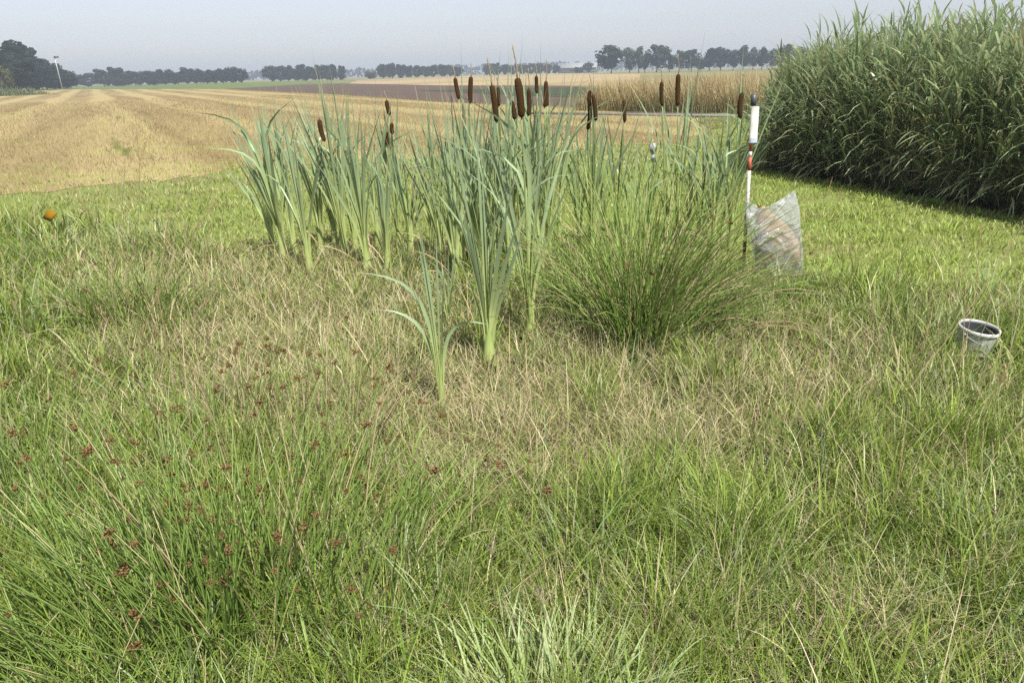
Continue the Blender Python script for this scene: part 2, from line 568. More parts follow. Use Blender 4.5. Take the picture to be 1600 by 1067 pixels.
def tree(px, top, wpx, D, kind, label, group, light=None, sx=None):
    b = at(px, 110, D)
    t = at(px, top, D)
    h = t.z
    width = wpx / FPX * math.hypot(D, b.x) * (1.75 if kind == 'full' else 1.6)
    o = empty('tree', (b.x, D, 0), label, 'tree', group)
    o.rotation_euler.z = random.random() * 6.28
    me = random.choice(CROWN[kind])
    if light:
        key = (me.name, light)
        if key not in LIGHT:
            LIGHT[key] = me.copy(); LIGHT[key].materials.clear(); LIGHT[key].materials.append(M[light])
        me = LIGHT[key]
    c = link('crown', me, o)
    c.scale = (width, width, h)
    tr_ = link('trunk', random.choice(TRUNK), o)
    tr_.scale = (h * .9, h * .9, h)
    return o


WOOD = 'trees of the dark wood on the far left'
for px, top, wp, D, lab in [(-30, 60, 60, 190, None), (8, 62, 48, 200, 'tallest dark tree of the wood, cut by the left picture edge'), (34, 72, 36, 215, 'rounded dark tree second from the left edge in the wood'),
                            (20, 95, 40, 180, None), (54, 98, 26, 230, None), (66, 91, 24, 240, 'dark tree rising just left of the leaning lamp mast'),
                            (80, 100, 26, 245, None), (95, 107, 26, 260, 'lowest tree of the dark wood, behind the lamp mast'), (60, 108, 40, 225, None), (85, 115, 30, 240, None), (105, 114, 14, 262, None)]:
    tree(px, top, wp, D, 'full', lab or 'dark green tree among the dense wood at the far left', WOOD)
tree(4, 104, 12, 165, 'full', 'yellowish bush in front of the dark wood at the left edge', None, 'leafage_yellow')
for px, top, wp in [(132, 115, 20), (157, 107, 18), (178, 104, 18), (207, 110, 18), (192, 114, 18), (228, 111, 20), (243, 113, 14), (255, 108, 18), (275, 112, 16), (290, 106, 14), (303, 107, 16), (320, 109, 16), (334, 110, 14), (346, 107, 14), (362, 105, 18), (375, 108, 12)]:
    tree(px, top, wp, 330 + random.uniform(-8, 8), 'full', {132: 'first rounded tree at the left end of the long hedgerow', 375: 'last tree at the right end of the long hedgerow'}.get(px, 'dark hedgerow tree in the long row right of the lamp mast'), 'trees of the left hedgerow')
for px, top, wp in [(423, 103, 18), (436, 104, 14), (448, 102, 14), (460, 106, 14), (470, 100, 16), (486, 103, 14), (498, 101, 14), (510, 102, 14), (520, 100, 14), (534, 102, 10)]:
    tree(px, top, wp, 360 + random.uniform(-8, 8), 'full', 'dark tree of the short row left of the centre gap', 'trees of the second hedgerow')
tree(578, 112, 13, 370, 'full', 'small yellowish tree in the gap between two hedgerows', None, 'leafage_yellow')
for px, top, wp in [(598, 100, 15), (612, 99, 15), (626, 100, 14), (640, 103, 12), (652, 103, 14), (664, 104, 12), (676, 102, 14), (690, 101, 14), (703, 102, 12), (715, 104, 12)]:
    tree(px, top, wp, 400 + random.uniform(-8, 8), 'full', 'dark tree of the row behind the pale field', 'trees of the row behind the pale field')
for px, top, wp in [(764, 100, 14), (776, 98, 14), (790, 101, 12), (803, 102, 12), (816, 101, 12), (829, 100, 14), (843, 99, 14), (856, 100, 12), (868, 102, 10)]:
    tree(px, top, wp, 430 + random.uniform(-8, 8), 'full', 'far tree seen between the tall cattail heads', 'far trees behind the cattails')
tree(903, 105, 15, 400, 'full', 'small round tree in front of the pale barn', None)
tree(919, 98, 12, 405, 'full', 'slender small tree at the right end of the pale barn', None)
BIG = 'tall trees behind the dry grass bank'
for px, top, wp, li, lab in [(955, 72, 40, None, 'broadest tall tree, standing alone left of the avenue'), (984, 76, 20, 'leafage_light', 'pale open tree next to the broadest tree'), (998, 74, 16, 'leafage_light', None),
                             (1008, 84, 10, None, 'narrow low tree between two tall pale trees'), (1026, 69, 30, 'leafage_light', 'tallest pale tree with an open crown in the avenue'), (1046, 85, 14, None, None), (1061, 78, 14, 'leafage_light', None),
                             (1080, 77, 24, None, 'dark rounded tree behind the two right cattail heads'), (1095, 92, 14, None, None), (1108, 75, 22, None, None), (1126, 75, 24, None, None), (1145, 79, 16, None, None), (1160, 72, 18, None, None),
                             (1176, 75, 16, 'leafage_light', None), (1190, 74, 14, None, None), (1206, 77, 20, None, None), (1224, 71, 20, None, None), (1245, 74, 24, None, None), (1270, 76, 24, None, None)]:
    tree(px, top, wp, 300 + random.uniform(-10, 10), 'tall', lab or ('pale open tree in the avenue above the dry grass' if li else 'dark tree in the avenue above the dry grass'), BIG, li)

# distant wood that reads as one blue mass
r = np.random.default_rng(77)
n = 9000
ang = r.uniform(R(48), R(142), n)
Dd = 800 + r.uniform(0, 60, n)
hh = 5.5 + 4.5 * fbm(ang * 400, 0 * ang, 6, 5) + 3 * vnoise(ang * 400, 0 * ang, 1.2, 8)
z = hh * r.random(n) ** .6
p = np.stack([Dd * np.cos(ang), Dd * np.sin(ang), z], 1)
a = r.normal(size=(n, 3)); a /= np.linalg.norm(a, axis=1)[:, None]
b = np.cross(a, r.normal(size=(n, 3))); b /= np.linalg.norm(b, axis=1)[:, None]
sz = r.uniform(.9, 2.2, n)[:, None]
V = np.stack([p - a * sz, p - b * sz, p + a * sz, p + b * sz], 1).reshape(-1, 3)
V[:, 2] = np.maximum(V[:, 2], .05)
tag(link('far_wood', raw_mesh('far_wood', V, np.arange(n * 4).reshape(-1, 4), [], np.full((n * 4, 3), .5)), None, M['leafage']),
    'hazy blue distant wood along the horizon', 'woodland', None, 'stuff')

# barn
M['barn_roof'] = plain_mat('pale sheet roof', (.24, .26, .265), .5, .4, .5, .1)
M['barn_wall'] = plain_mat('grey barn wall', (.16, .18, .18), .8, .2, .4, .2)
bp = at(903, 110, 470)
o = empty('barn', (bp.x, 470, 0), 'low barn with a pale sheet roof far behind the dry grass', 'barn')
o.rotation_euler.z = R(-12)
b = Bag(); box(b, (-12, -6, 0), (12, 6, 3.2)); link('wall', b.mesh('wall'), o, M['barn_wall'])
b = Bag()
V = [(-12.6, -6.7, 3.0), (12.6, -6.7, 3.0), (12.6, 0, 6.0), (-12.6, 0, 6.0), (12.6, 6.7, 3.0), (-12.6, 6.7, 3.0),
     (-12.6, -6.7, 3.22), (12.6, -6.7, 3.22), (12.6, 0, 6.22), (-12.6, 0, 6.22), (12.6, 6.7, 3.22), (-12.6, 6.7, 3.22)]
b.add(V, [(0, 3, 2, 1), (3, 5, 4, 2), (6, 7, 8, 9), (9, 8, 10, 11), (0, 1, 7, 6), (4, 5, 11, 10), (1, 2, 8, 7), (2, 4, 10, 8), (3, 0, 6, 9), (5, 3, 9, 11)])
link('roof', b.mesh('roof'), o, M['barn_roof'])
b = Bag(); box(b, (-3, -6.08, 0), (1.5, -6.003, 2.7)); link('door', b.mesh('door'), o, M['barn_roof'])

# lamp mast by the wood
M['galv'] = plain_mat('galvanised steel', (.42, .43, .42), .5, .5, 3., .15, 0, .3)
M['lamp'] = plain_mat('dark lamp housing', (.05, .055, .06), .5, .4, 3., .2)
Dl = 215
lb, lt = at(97, 137, Dl), at(85, 89, Dl)
o = empty('lamp_mast', (lb.x, Dl, 0), 'thin grey mast with one dark lamp in front of the left wood', 'lamp')
hgt = lt.z
b = Bag(); tube(b, [(0, 0, 0), (0, 0, hgt * .5), (0, 0, hgt)], [.16, .13, .09], 8); link('pole', b.mesh('pole'), o, M['galv'])
b = Bag(); box(b, (-.1, -.3, hgt - .35), (1.0, .3, hgt + .12)); link('lamp_head', b.mesh('lamp_head'), o, M['lamp'])
b = Bag(); tube(b, [(0, 0, hgt - .02), (-.03, 0, hgt + .6)], [.04, .03], 6); link('bracket', b.mesh('bracket'), o, M['galv'])

# ------------------------------------------------------------------ palette (real albedos)
def pal(*c): return np.array(c, dtype=float)


GREEN_D = pal(.130, .200, .034)
GREEN_L = pal(.285, .365, .070)
GREEN_Y = pal(.33, .405, .095)
GLAUC = pal(.29, .37, .18)
STRAW = pal(.55, .485, .305)
STRAW_B = pal(.36, .29, .16)
BROWN = pal(.15, .095, .045)


def lerp(a, b, t):
    t = np.asarray(t)[:, None]
    return a * (1 - t) + b * t


def jitter(c, s=.12):
    n = len(c)
    return np.clip(c * (1 + rng.normal(0, s, (n, 1))) * (1 + rng.normal(0, .04, (n, 3))), .004, .7)


# ------------------------------------------------------------------ ground zones
LAWN_X = [-2000, -300, 0, 120, 260, 400, 700, 1000, 1170, 1300, 1600, 2000, 4000]
LAWN_Y = [330, 335, 345, 352, 372, 395, 398, 408, 425, 445, 470, 490, 600]
STUB_X = [p[0] for p in STUB_NEAR]; STUB_Y = [p[1] for p in STUB_NEAR]


def zones(P):
    px, py = to_px(P)
    behind = P[:, 1] < .2
    px = np.where(behind, 800, px); py = np.where(behind, 1600, py)
    # lawn: 1 on the mown grass
    edge = np.interp(px, LAWN_X, LAWN_Y)
    wob = (fbm(P[:, 0], P[:, 1], 1.1, 3) - .5) * 40
    lawn = 1 - sstep(-14, 14, py - edge + wob)
    def blob(cx, cy_, rx, ry): return np.exp(-((px - cx) / rx) ** 2 - ((py - cy_) / ry) ** 2)
    dry = .24 - .14 * sstep(650, 800, py) + .62 * blob(430, 520, 240, 130) + .6 * blob(650, 650, 260, 120) + .6 * blob(1060, 690, 200, 80) + .5 * blob(1290, 610, 170, 70) \
        + .4 * blob(900, 640, 200, 60) + .3 * blob(860, 780, 160, 60) + .35 * blob(1330, 1010, 120, 50) + .25 * blob(240, 430, 130, 60) + .25 * blob(1420, 770, 120, 50)
    dry -= .25 * blob(180, 900, 260, 200) + .15 * blob(1130, 870, 120, 70) + .2 * blob(1420, 330, 300, 110)
    dry = dry * (1 - .7 * lawn)
    dry = dry + .22 * lawn * (1 - sstep(700, 1150, px))
    near_stub = (1 - sstep(4, 48, py - np.interp(px, STUB_X, STUB_Y) + 26 * (fbm(P[:, 0], P[:, 1], 1.3, 93) - .5)))
    dry = dry + .8 * near_stub * (px < 1120)
    dry = dry + (fbm(P[:, 0], P[:, 1], .55, 21) - .5) * .75 + (fbm(P[:, 0], P[:, 1], .13, 25) - .5) * .45
    return px, py, lawn, np.clip(dry, 0, 1)


def in_poly(x, y, poly):
    c = np.zeros(len(x), bool)
    j = len(poly) - 1
    for i in range(len(poly)):
        xi, yi, xj, yj = poly[i][0], poly[i][1], poly[j][0], poly[j][1]
        hit = ((yi > y) != (yj > y)) & (x < (xj - xi) * (y - yi) / (yj - yi + 1e-12) + xi)
        c ^= hit
        j = i
    return c


def scatter(n, d0, d1, power, half=R(52)):
    """ground points round the viewer, thinning out with distance like 1/d^power"""
    q = 2 - power
    u = rng.random(n)
    d = (d0 ** q + u * (d1 ** q - d0 ** q)) ** (1 / q)
    a = rng.uniform(-half, half, n)
    return np.stack([d * np.sin(a), d * np.cos(a), np.zeros(n)], 1), d


# reed bed outline on the ground
REED = [G(1196, 264), G(1250, 275), G(1330, 291), G(1440, 309), G(1600, 338), G(1850, 390)]
reed_poly = [(p.x, p.y) for p in REED] + [(REED[-1].x + 3, REED[-1].y + 4), (REED[-1].x + 3, 17.5), (9.5, 18.0), (at(1262, 100, 17.5).x, 17.5), (at(1228, 100, 14).x, 14.0)]

# bare spots where things stand (x, y, radius)
bucket_at = G(1514, 553)
bag_at = G(1217, 436)
pole_at = G(1161, 428)
CLEAR = [(bucket_at.x, bucket_at.y, .16), (bucket_at.x - .03, bucket_at.y - .14, .10), (bag_at.x, bag_at.y + .02, .2)]


def clear(P):
    k = np.ones(len(P), bool)
    for x, y, rr in CLEAR: k &= (P[:, 0] - x) ** 2 + (P[:, 1] - y) ** 2 > rr * rr
    return k


# ------------------------------------------------------------------ meadow grass, near and middle distance
def grass_layer(name, n, d0, d1, power, label, thatch=False, segs=3, seed=0):
    if thatch:
        P, d = scatter(n, d0, d1, power)
        tid = None
    else:                                     # two blades in three stand in tufts, the rest between them
        m = 36
        nt_ = int(n * .66 / m)
        Cn, dc = scatter(nt_, d0, d1, power)
        tid = np.repeat(np.arange(nt_), m)
        offs = rng.normal(0, .05, (nt_ * m, 2)) * (np.clip(dc / 3, .8, 3) * rng.uniform(.6, 1.5, nt_))[tid][:, None]
        P1 = Cn[tid].copy(); P1[:, :2] += offs
        P2, _ = scatter(n - nt_ * m, d0, d1, power)
        az = np.concatenate([np.arctan2(offs[:, 1], offs[:, 0]) + rng.normal(0, .8, len(offs)), rng.uniform(0, 6.283, len(P2))])
        tr = np.concatenate([rng.random(nt_)[tid], rng.random(len(P2))])           # hue of the tuft
        th_ = np.concatenate([rng.uniform(.65, 1.45, nt_)[tid], rng.uniform(.6, 1.1, len(P2))])
        P = np.concatenate([P1, P2]); d = np.hypot(P[:, 0], P[:, 1])
    dens = fbm(P[:, 0], P[:, 1], .22, 31 + seed)
    px, py, lawn, dry = zones(P)
    wob = 1.6 * (fbm(P[:, 0], P[:, 1], .9, 92) - .5) * 2 + rng.normal(0, 2.6, len(P))
    stub = in_poly(P[:, 0], P[:, 1] - wob, stub_poly)
    reed = in_poly(P[:, 0], P[:, 1], reed_poly)
    keep = clear(P) & ~stub & ~reed & (rng.random(len(P)) < .35 + 1.1 * dens) & (d > .8)
    if thatch: keep &= rng.random(len(P)) < (.3 + .7 * dry) * (1 - .75 * lawn)
    P, d, px, py, lawn, dry, dens = [q[keep] for q in (P, d, px, py, lawn, dry, dens)]
    n = len(P)
    far = np.clip(d / 2.6, .8, 6) ** .7
    hn = fbm(P[:, 0], P[:, 1], .35, 41)
    if thatch:
        L = rng.uniform(.08, .26, n) * (1 - .5 * lawn)
        P[:, 2] = rng.uniform(0, .10, n) * (1 - .8 * lawn)
        lean, curve = rng.uniform(.6, 1.5, n), rng.uniform(-.3, .8, n)
        W = rng.uniform(.0016, .0036, n) * far
        cb = jitter(lerp(STRAW_B, STRAW, rng.random(n)), .2)
        gsel = rng.random(n) < .15
        cb[gsel] = jitter(lerp(GREEN_D, BROWN, rng.random(gsel.sum())), .2)
        ct = np.clip(cb * 1.05, 0, .6)
        az = rng.uniform(0, 6.283, n)
    else:
        az, tr, th_ = az[keep], tr[keep], th_[keep]
        tall = np.where(lawn > .5, .065, .225 * (1 - .38 * dry)) * (.55 + .9 * hn) * th_
        tall = tall * (1 + .35 * ((px < 330) & (lawn < .5) & (py < 620)))
        tall = np.where((px > 1150) & (lawn < .5) & (py > 750), tall * .85, tall)
        L = tall * rng.uniform(.55, 1.4, n)
        lean = np.abs(rng.normal(.12, .25, n)) + .2 * lawn
        curve = rng.uniform(.1, 1.7, n) * (1 - .4 * lawn)
        W = rng.triangular(.003, .006, .0125, n) * (1 - .25 * lawn) * far
        isd = rng.random(n) < np.clip(dry * (.28 + .52 * tr), 0, 1)
        fine = isd & (rng.random(n) < .75)
        W = np.where(fine, W * .42, W)
        L = np.where(fine, L * 1.15, L)
        hue = np.clip(.15 + .7 * tr + rng.normal(0, .22, n), 0, 1.15)
        g = jitter(lerp(GREEN_D, GREEN_L, hue), .16)
        lg = jitter(lerp(GREEN_L * .8, GREEN_Y, np.clip(rng.normal(.45, .3, n) + .2 * sstep(900, 1250, px) - .25 * (1 - sstep(500, 1100, px)), 0, 1)), .14)
        g = g * (1 - lawn)[:, None] + lg * lawn[:, None]
        gl = (tr > .93) & (lawn < .5)
        g[gl] = jitter(np.broadcast_to(GLAUC, (gl.sum(), 3)), .15)
        s = jitter(lerp(STRAW_B, STRAW, rng.random(n)), .2)
        ct = np.where(isd[:, None], s, g)
        half_dry = (~isd) & (rng.random(n) < dry * .35)
        ct[half_dry] = s[half_dry]
        cb = np.where(isd[:, None], s * .8 + .2 * g, g * .95)
    V, Q, T, K = ribbons(P, az, L, W, lean, curve, cb, ct, segs)
    return tag(link(name, raw_mesh(name, V, Q, T, K), None, M['grass'] if not thatch else M['dry']), label, 'grass', None, 'stuff')


grass_layer('meadow_grass', 125000, .9, 5.5, 1.0, 'green and straw coloured grass covering the unmown plot in the foreground', segs=4)
grass_layer('short_grass', 250000, 5.5, 27, 1.5, 'short bright green mown grass round the back of the plot', segs=2, seed=3)
grass_layer('dead_grass', 100000, .9, 7.5, 1.1, 'straw coloured dead grass lying between the green blades', True, 2, 5)

P, d = scatter(900, 1.3, 6.5, 1.0)
px, py, lawn, dry = zones(P)
k = (lawn < .4) & (rng.random(len(P)) < .25 + .6 * dry) & clear(P)
P, d = P[k], d[k]; n = len(P)
c = jitter(lerp(STRAW_B, STRAW * 1.08, rng.random(n)), .15)
V, Q, T, K = ribbons(P, rng.uniform(0, 6.28, n), rng.uniform(.25, .55, n), rng.uniform(.0026, .0042, n) * np.clip(d / 3, .8, 2), np.abs(rng.normal(.25, .3, n)), rng.uniform(0, .9, n), c, c * 1.05, 5, taper=5)
tag(link('dry_stems', raw_mesh('dry_stems', V, Q, T, K), None, M['dry']), 'bleached dry grass stems scattered over the whole plot', 'grass', None, 'stuff')

# stubble straws and regrowth on the near part of the field
P, d = scatter(190000, 11.0, 75, 1.75)
wob = 1.6 * (fbm(P[:, 0], P[:, 1], .9, 92) - .5) * 2 + rng.normal(0, 2.2, len(P))
k = in_poly(P[:, 0], P[:, 1] - wob, stub_poly)
P, d = P[k], d[k]
n = len(P)
ca, sa = math.cos(ROW_AZ), math.sin(ROW_AZ)
u, v = P[:, 0] * ca + P[:, 1] * sa, -P[:, 0] * sa + P[:, 1] * ca
swath = fbm(u * .05, v, 2.2, 61) * .6 + .4 * (.5 - .5 * np.sin(v * 2 * math.pi / 4.2))
red = np.maximum(.75 * sstep(.48, .64, fbm(P[:, 0] * .6, P[:, 1], 2.4, 63)) * sstep(40, 18, d), sstep(.46, .66, swath) * .8)
gg = np.maximum(sstep(.42, .6, fbm(P[:, 0] * .6, P[:, 1], 1.6, 67)) * sstep(30, 14, d), .5 * sstep(.66, .75, fbm(u * .06, v, 1.2, 68)))
far = (d / 12) ** .8
L = rng.uniform(.06, .17, n) * (.8 + .5 * swath)
W = rng.uniform(.005, .010, n) * far
cb = jitter(lerp(lerp(pal(.26, .205, .098), pal(.42, .345, .175), rng.random(n)), pal(.165, .115, .052), red * (rng.random(n) < .75)), .15)
gs = rng.random(n) < gg * .8
cb[gs] = jitter(lerp(GREEN_L, GREEN_Y, rng.random(gs.sum())), .15)
V, Q, T, K = ribbons(P, rng.uniform(0, 6.28, n), L, W, np.abs(rng.normal(.25, .4, n)), rng.uniform(0, .5, n), cb, np.clip(cb * 1.08, 0, .6), 1)
tag(link('straw_stubble', raw_mesh('straw_stubble', V, Q, T, K), None, M['dry']), 'cut straw stubble and green regrowth standing on the harvested field', 'stubble', None, 'stuff')

# tall dry grass bank behind the path
pa, pb = G(872, 176), G(1205, 183)
n = 30000
t = rng.random(n)
base = np.array(pa)[None] * (1 - t)[:, None] + np.array(pb)[None] * t[:, None]
back = rng.random(n) ** 1.3 * 14
nrm = np.array([nv.x, nv.y, 0]) if nv.y > 0 else -np.array([nv.x, nv.y, 0])
P = base + nrm[None] * (back + 1.2)[:, None] + np.array([1, 0, 0])[None] * (back * .35)[:, None]
P[:, 2] = 0
prof = sstep(-.02, .14, t) * .6 + .4
L = (1.15 + .45 * fbm(P[:, 0], P[:, 1], 1.5, 71)) * prof * rng.uniform(.55, 1.1, n)
gmix = fbm(P[:, 0], P[:, 1], 2.2, 73)
top = jitter(lerp(pal(.36, .27, .14), pal(.50, .41, .24), rng.random(n)), .1)
low = jitter(lerp(pal(.30, .28, .11), pal(.42, .35, .18), gmix), .15)
V, Q, T, K = ribbons(P, rng.normal(math.pi, 1.0, n), L, rng.uniform(.010, .026, n), np.abs(rng.normal(.05, .12, n)), rng.uniform(.1, .7, n), low, top, 3, taper=2.2)
tag(link('tall_dry_grass', raw_mesh('tall_dry_grass', V, Q, T, K), None, M['dry']), 'tall straw coloured grass bank between the path and the far trees', 'grass', None, 'stuff')

# weedy green bank at the left edge, in front of the wood
n = 2500
pc = at(8, 133, 120)
P = np.stack([pc.x + rng.uniform(-16, 4.5, n), 120 + rng.uniform(-4, 6, n), np.zeros(n)], 1)
L = (1.5 * sstep(5, 0, P[:, 0] - pc.x) * rng.uniform(.5, 1.1, n) + .1)
c = jitter(lerp(pal(.10, .13, .05), pal(.17, .2, .09), rng.random(n)), .15)
V, Q, T, K = ribbons(P, rng.uniform(0, 6.28, n), L, rng.uniform(.06, .16, n), np.abs(rng.normal(.1, .2, n)), rng.uniform(.1, .9, n), c, c, 2)
tag(link('weedy_bank', raw_mesh('weedy_bank', V, Q, T, K), None, M['grass']), 'rough green weeds on a low bank below the left wood', 'weeds', None, 'stuff')

# ------------------------------------------------------------------ reed bed
WIND = math.pi * 1.05      # reeds blow towards the left


def reed_path(h, lean, az, r, bow=.25):
    k = np.linspace(0, 1, 6)
    th = lean * k ** 1.0 + bow * k ** 2
    st = h / 5
    P = [np.zeros(3)]
    for i in range(5):
        t_ = (th[i] + th[i + 1]) / 2
        P.append(P[-1] + st * np.array([math.sin(t_) * math.cos(az), math.sin(t_) * math.sin(az), math.cos(t_)]))
    return np.array(P)


def path_at(P, t):
    x = t * (len(P) - 1); i = min(int(x), len(P) - 2); f = x - i
    return P[i] * (1 - f) + P[i + 1] * f


def reed_leaf_cols(n):
    c = jitter(lerp(pal(.165, .215, .105), pal(.38, .445, .245), np.clip(rng.normal(.58, .34, n), 0, 1.15)), .16)
    tip = c * 1.05
    d_ = rng.random(n) < .045
    tip[d_] = pal(.34, .22, .10); c[d_] = c[d_] * .5 + pal(.3, .2, .09) * .5
    return c, tip


def reed_height(x, y):
    px, _ = to_px(np.stack([x, y, 0 * x], 1))
    h = np.interp(px, [1100, 1175, 1215, 1260, 1310, 1400, 1480, 1600, 2200], [.95, 1.08, 1.30, 1.46, 1.60, 1.68, 1.70, 1.72, 1.75])
    return h


M['litter'] = ground_mat('dark leaf litter', (.022, .020, .010), (.055, .045, .022), 12., (.035, .03, .015), 1.)
sheet('reed_floor', [(p[0], p[1] + .12) for p in reed_poly], .008, M['litter'])
xs = [p[0] for p in reed_poly]; ys = [p[1] for p in reed_poly]
fx = np.array([p.x for p in REED]); fy = np.array([p.y for p in REED])
cand = np.stack([rng.uniform(min(xs), max(xs), 26000), rng.uniform(min(ys), max(ys), 26000)], 1)
cand = cand[in_poly(cand[:, 0], cand[:, 1], reed_poly)]
depth = cand[:, 1] - np.interp(cand[:, 0], fx, fy)
edge_l = cand[:, 0] - REED[0].x
keep = rng.random(len(cand)) < np.where((depth < 1.6) | (edge_l < 1.3), .20, .10)
cand, depth = cand[keep], depth[keep]
H = reed_height(cand[:, 0], cand[:, 1]) * rng.normal(1.0, .15, len(cand)) * (.72 + .28 * sstep(0, .9, depth)) + .06 * np.clip(depth, 0, 3)
bs = Bag()
lr, la, ll, lw, ln, lc, lside = [], [], [], [], [], [], []
for (x, y), h, dp in zip(cand, H, depth):
    lean = abs(rng.normal(.04, .08)) + .42 * max(0, 1 - dp / .9) * rng.random()
    az = WIND + rng.normal(.45, .7)
    P = reed_path(h * .93, lean, az, .004) + [x, y, 0]
    tube(bs, P[::1] if dp < 1 else P[[0, 3, 5]], np.linspace(.0042, .0018, 6 if dp < 1 else 3), 3, (.09, .11, .04) if rng.random() < .8 else (.18, .14, .07), False)
    nl = int(rng.integers(11, 15)) if dp < 2.2 else int(rng.integers(7, 10))
    lo_ = (.07 if rng.random() < .45 else .2) if dp < 1.2 else .5
    tt = np.linspace(lo_, 1.0, nl) + rng.normal(0, .015, nl)
    for i, t_ in enumerate(tt):
        lr.append(path_at(P, min(max(t_, 0), 1)))
        la.append(WIND + rng.normal(.35, .5) + (1.9 if (i % 2 and rng.random() < .3) else 0))
        ll.append(rng.uniform(.32, .68) * (1 - .25 * (t_ > .9)))
        lw.append(rng.uniform(.020, .040))
        ln.append(.28 + .55 * (1 - t_) + rng.normal(0, .16))
        if dp < .7:
            ln[-1] += .25; ll[-1] *= 1.12; lw[-1] *= 1.15
            la[-1] = WIND + rng.normal(.5, .55)
nb = cand.copy()
nb = np.concatenate([nb[depth < 2.5] + rng.normal(0, .06, (int((depth < 2.5).sum()), 2)) for _ in range(2)])
nb = nb[in_poly(nb[:, 0], nb[:, 1] - .05, reed_poly)]
for x, y in nb:
    P = reed_path(rng.uniform(.9, 1.5), abs(rng.normal(0, .06)), rng.uniform(0, 6.28), .004)[[0, 3, 5]] + [x, y, 0]
    tube(bs, P, [.0042, .0035, .002], 3, (.085, .10, .04) if rng.random() < .75 else (.2, .16, .08), False)
lr, la, ll, lw, ln = map(np.array, (lr, la, ll, lw, ln))
n = len(lr)
cb, ct = reed_leaf_cols(n)
V, Q, T, K = ribbons(lr, la, ll, lw, ln, rng.uniform(.5, 1.75, n), cb, ct, 4, side=la + np.pi / 2 + rng.normal(0, .45, n), taper=1.8, base_w=.35)
bs.add(V, Q, T, K)
tag(link('reed_bed', bs.mesh('reed_bed'), None, M['reed_leaf']), 'dense dark green bed of common reed at the right', 'reeds', None, 'stuff')

# individual reeds along the front and above the top of the bed
def leaf_ribbon_mesh(name, L, Wd, lean, curve, cb, ct, segs=6, fold=.25, twist=.3, brown_tip=0.0):
    """one long leaf along +X/+Z with a shallow V fold, unit placed at its base"""
    k = np.linspace(0, 1, segs + 1)
    P = [np.zeros(3)]
    th = lean + curve * k ** 1.3
    for i in range(segs):
        a_ = (th[i] + th[i + 1]) / 2
        P.append(P[-1] + L / segs * np.array([math.sin(a_), 0, math.cos(a_)]))
    P = np.array(P)
    wid = Wd * .5 * np.minimum(.45 + 2.2 * k, 1) * (1 - k ** 2.2) + .0004
    V, K = [], []
    for i in range(segs + 1):
        tw = twist * (k[i] - .2)
        s = np.array([math.sin(tw) * math.cos(th[i]), math.cos(tw), -math.sin(tw) * math.sin(th[i])])
        nrm_ = np.cross(np.array([math.sin(th[i]), 0, math.cos(th[i])]), s)
        V += [P[i] - s * wid[i] + nrm_ * wid[i] * fold, P[i], P[i] + s * wid[i] + nrm_ * wid[i] * fold]
        c = np.array(cb) * (1 - k[i]) + np.array(ct) * k[i]
        if brown_tip and k[i] > 1 - brown_tip: c = np.array([.42, .30, .17])
        K += [c, c * 1.12, c]
    Q = []
    for i in range(segs):
        a_ = i * 3
        Q += [(a_, a_ + 1, a_ + 4, a_ + 3), (a_ + 1, a_ + 2, a_ + 5, a_ + 4)]
    return raw_mesh(name, V, Q, [], np.array(K), True)


protos = []
RL = 'single reed standing clear of the front of the reed bed'
for q in range(6):
    h = 2.0
    az = WIND + random.uniform(-.3, .9)
    P = reed_path(h * .95, random.uniform(.02, .09), az, .004, random.uniform(.02, .12))
    o = empty('reed', (0, 0, 0), RL, 'reed', 'single reeds at the edge of the bed')
    b = Bag(); tube(b, P, np.linspace(.0045, .0018, 6), 5, [(.17, .17, .07)] * 6, False)
    link('stem', b.mesh('stem'), o, M['reed_leaf'])
    for i, t_ in enumerate(np.linspace(.25, 1, 12)):
        cb, ct = reed_leaf_cols(1)
        lm = leaf_ribbon_mesh('leaf', random.uniform(.38, .62) * (1 if t_ < .9 else .7), random.uniform(.032, .048), .3 + .5 * (1 - t_) + random.gauss(0, .1), random.uniform(.35, 1.3), cb[0], ct[0], 6, .2, random.uniform(-.6, .6))
        lf = link('leaf', lm, o, M['reed_leaf'])
        lf.location = path_at(P, t_)
        lf.rotation_euler.z = WIND + (0 if i % 2 else 1.9) + random.gauss(.2, .5)
    protos.append(o)
used = [False] * 6
spots = []
for px, top in [(1316, 18), (1330, 8), (1338, 30), (1290, 60), (1250, 78), (1225, 92), (1345, 4), (1370, 40), (1395, 20), (1420, 30), (1445, 6), (1452, 34), (1470, 10), (1487, 0), (1500, 24), (1512, 8), (1530, 18), (1548, 2), (1560, 20), (1578, 6), (1592, 14), (1410, 50), (1360, 60), (1275, 75)]:
    f = G(px, np.interp(px, [1172, 1240, 1330, 1440, 1600], [262, 274, 291, 309, 338]))
    Y = f.y + random.uniform(.3, 1.4)
    spots.append((at(px + 12, top, Y).x, Y, at(px + 8, top, Y).z, {1345: 'tallest reed at the left shoulder of the bed, against the sky', 1225: 'leftmost reed tip above the low left end of the bed', 1592: 'rightmost tall reed above the bed, at the picture edge'}.get(px, 'tall reed rising above the top of the reed bed against the sky'), 'reeds above the top of the bed'))
for i in range(34):
    px = random.uniform(1178, 1600)
    f = G(px, np.interp(px, [1172, 1240, 1330, 1440, 1600], [262, 274, 291, 309, 338]))
    spots.append((f.x + .03, f.y + random.uniform(-.12, .18), float(reed_height(np.array([f.x]), np.array([f.y]))[0]) * random.uniform(.8, .98), RL, 'single reeds at the edge of the bed'))
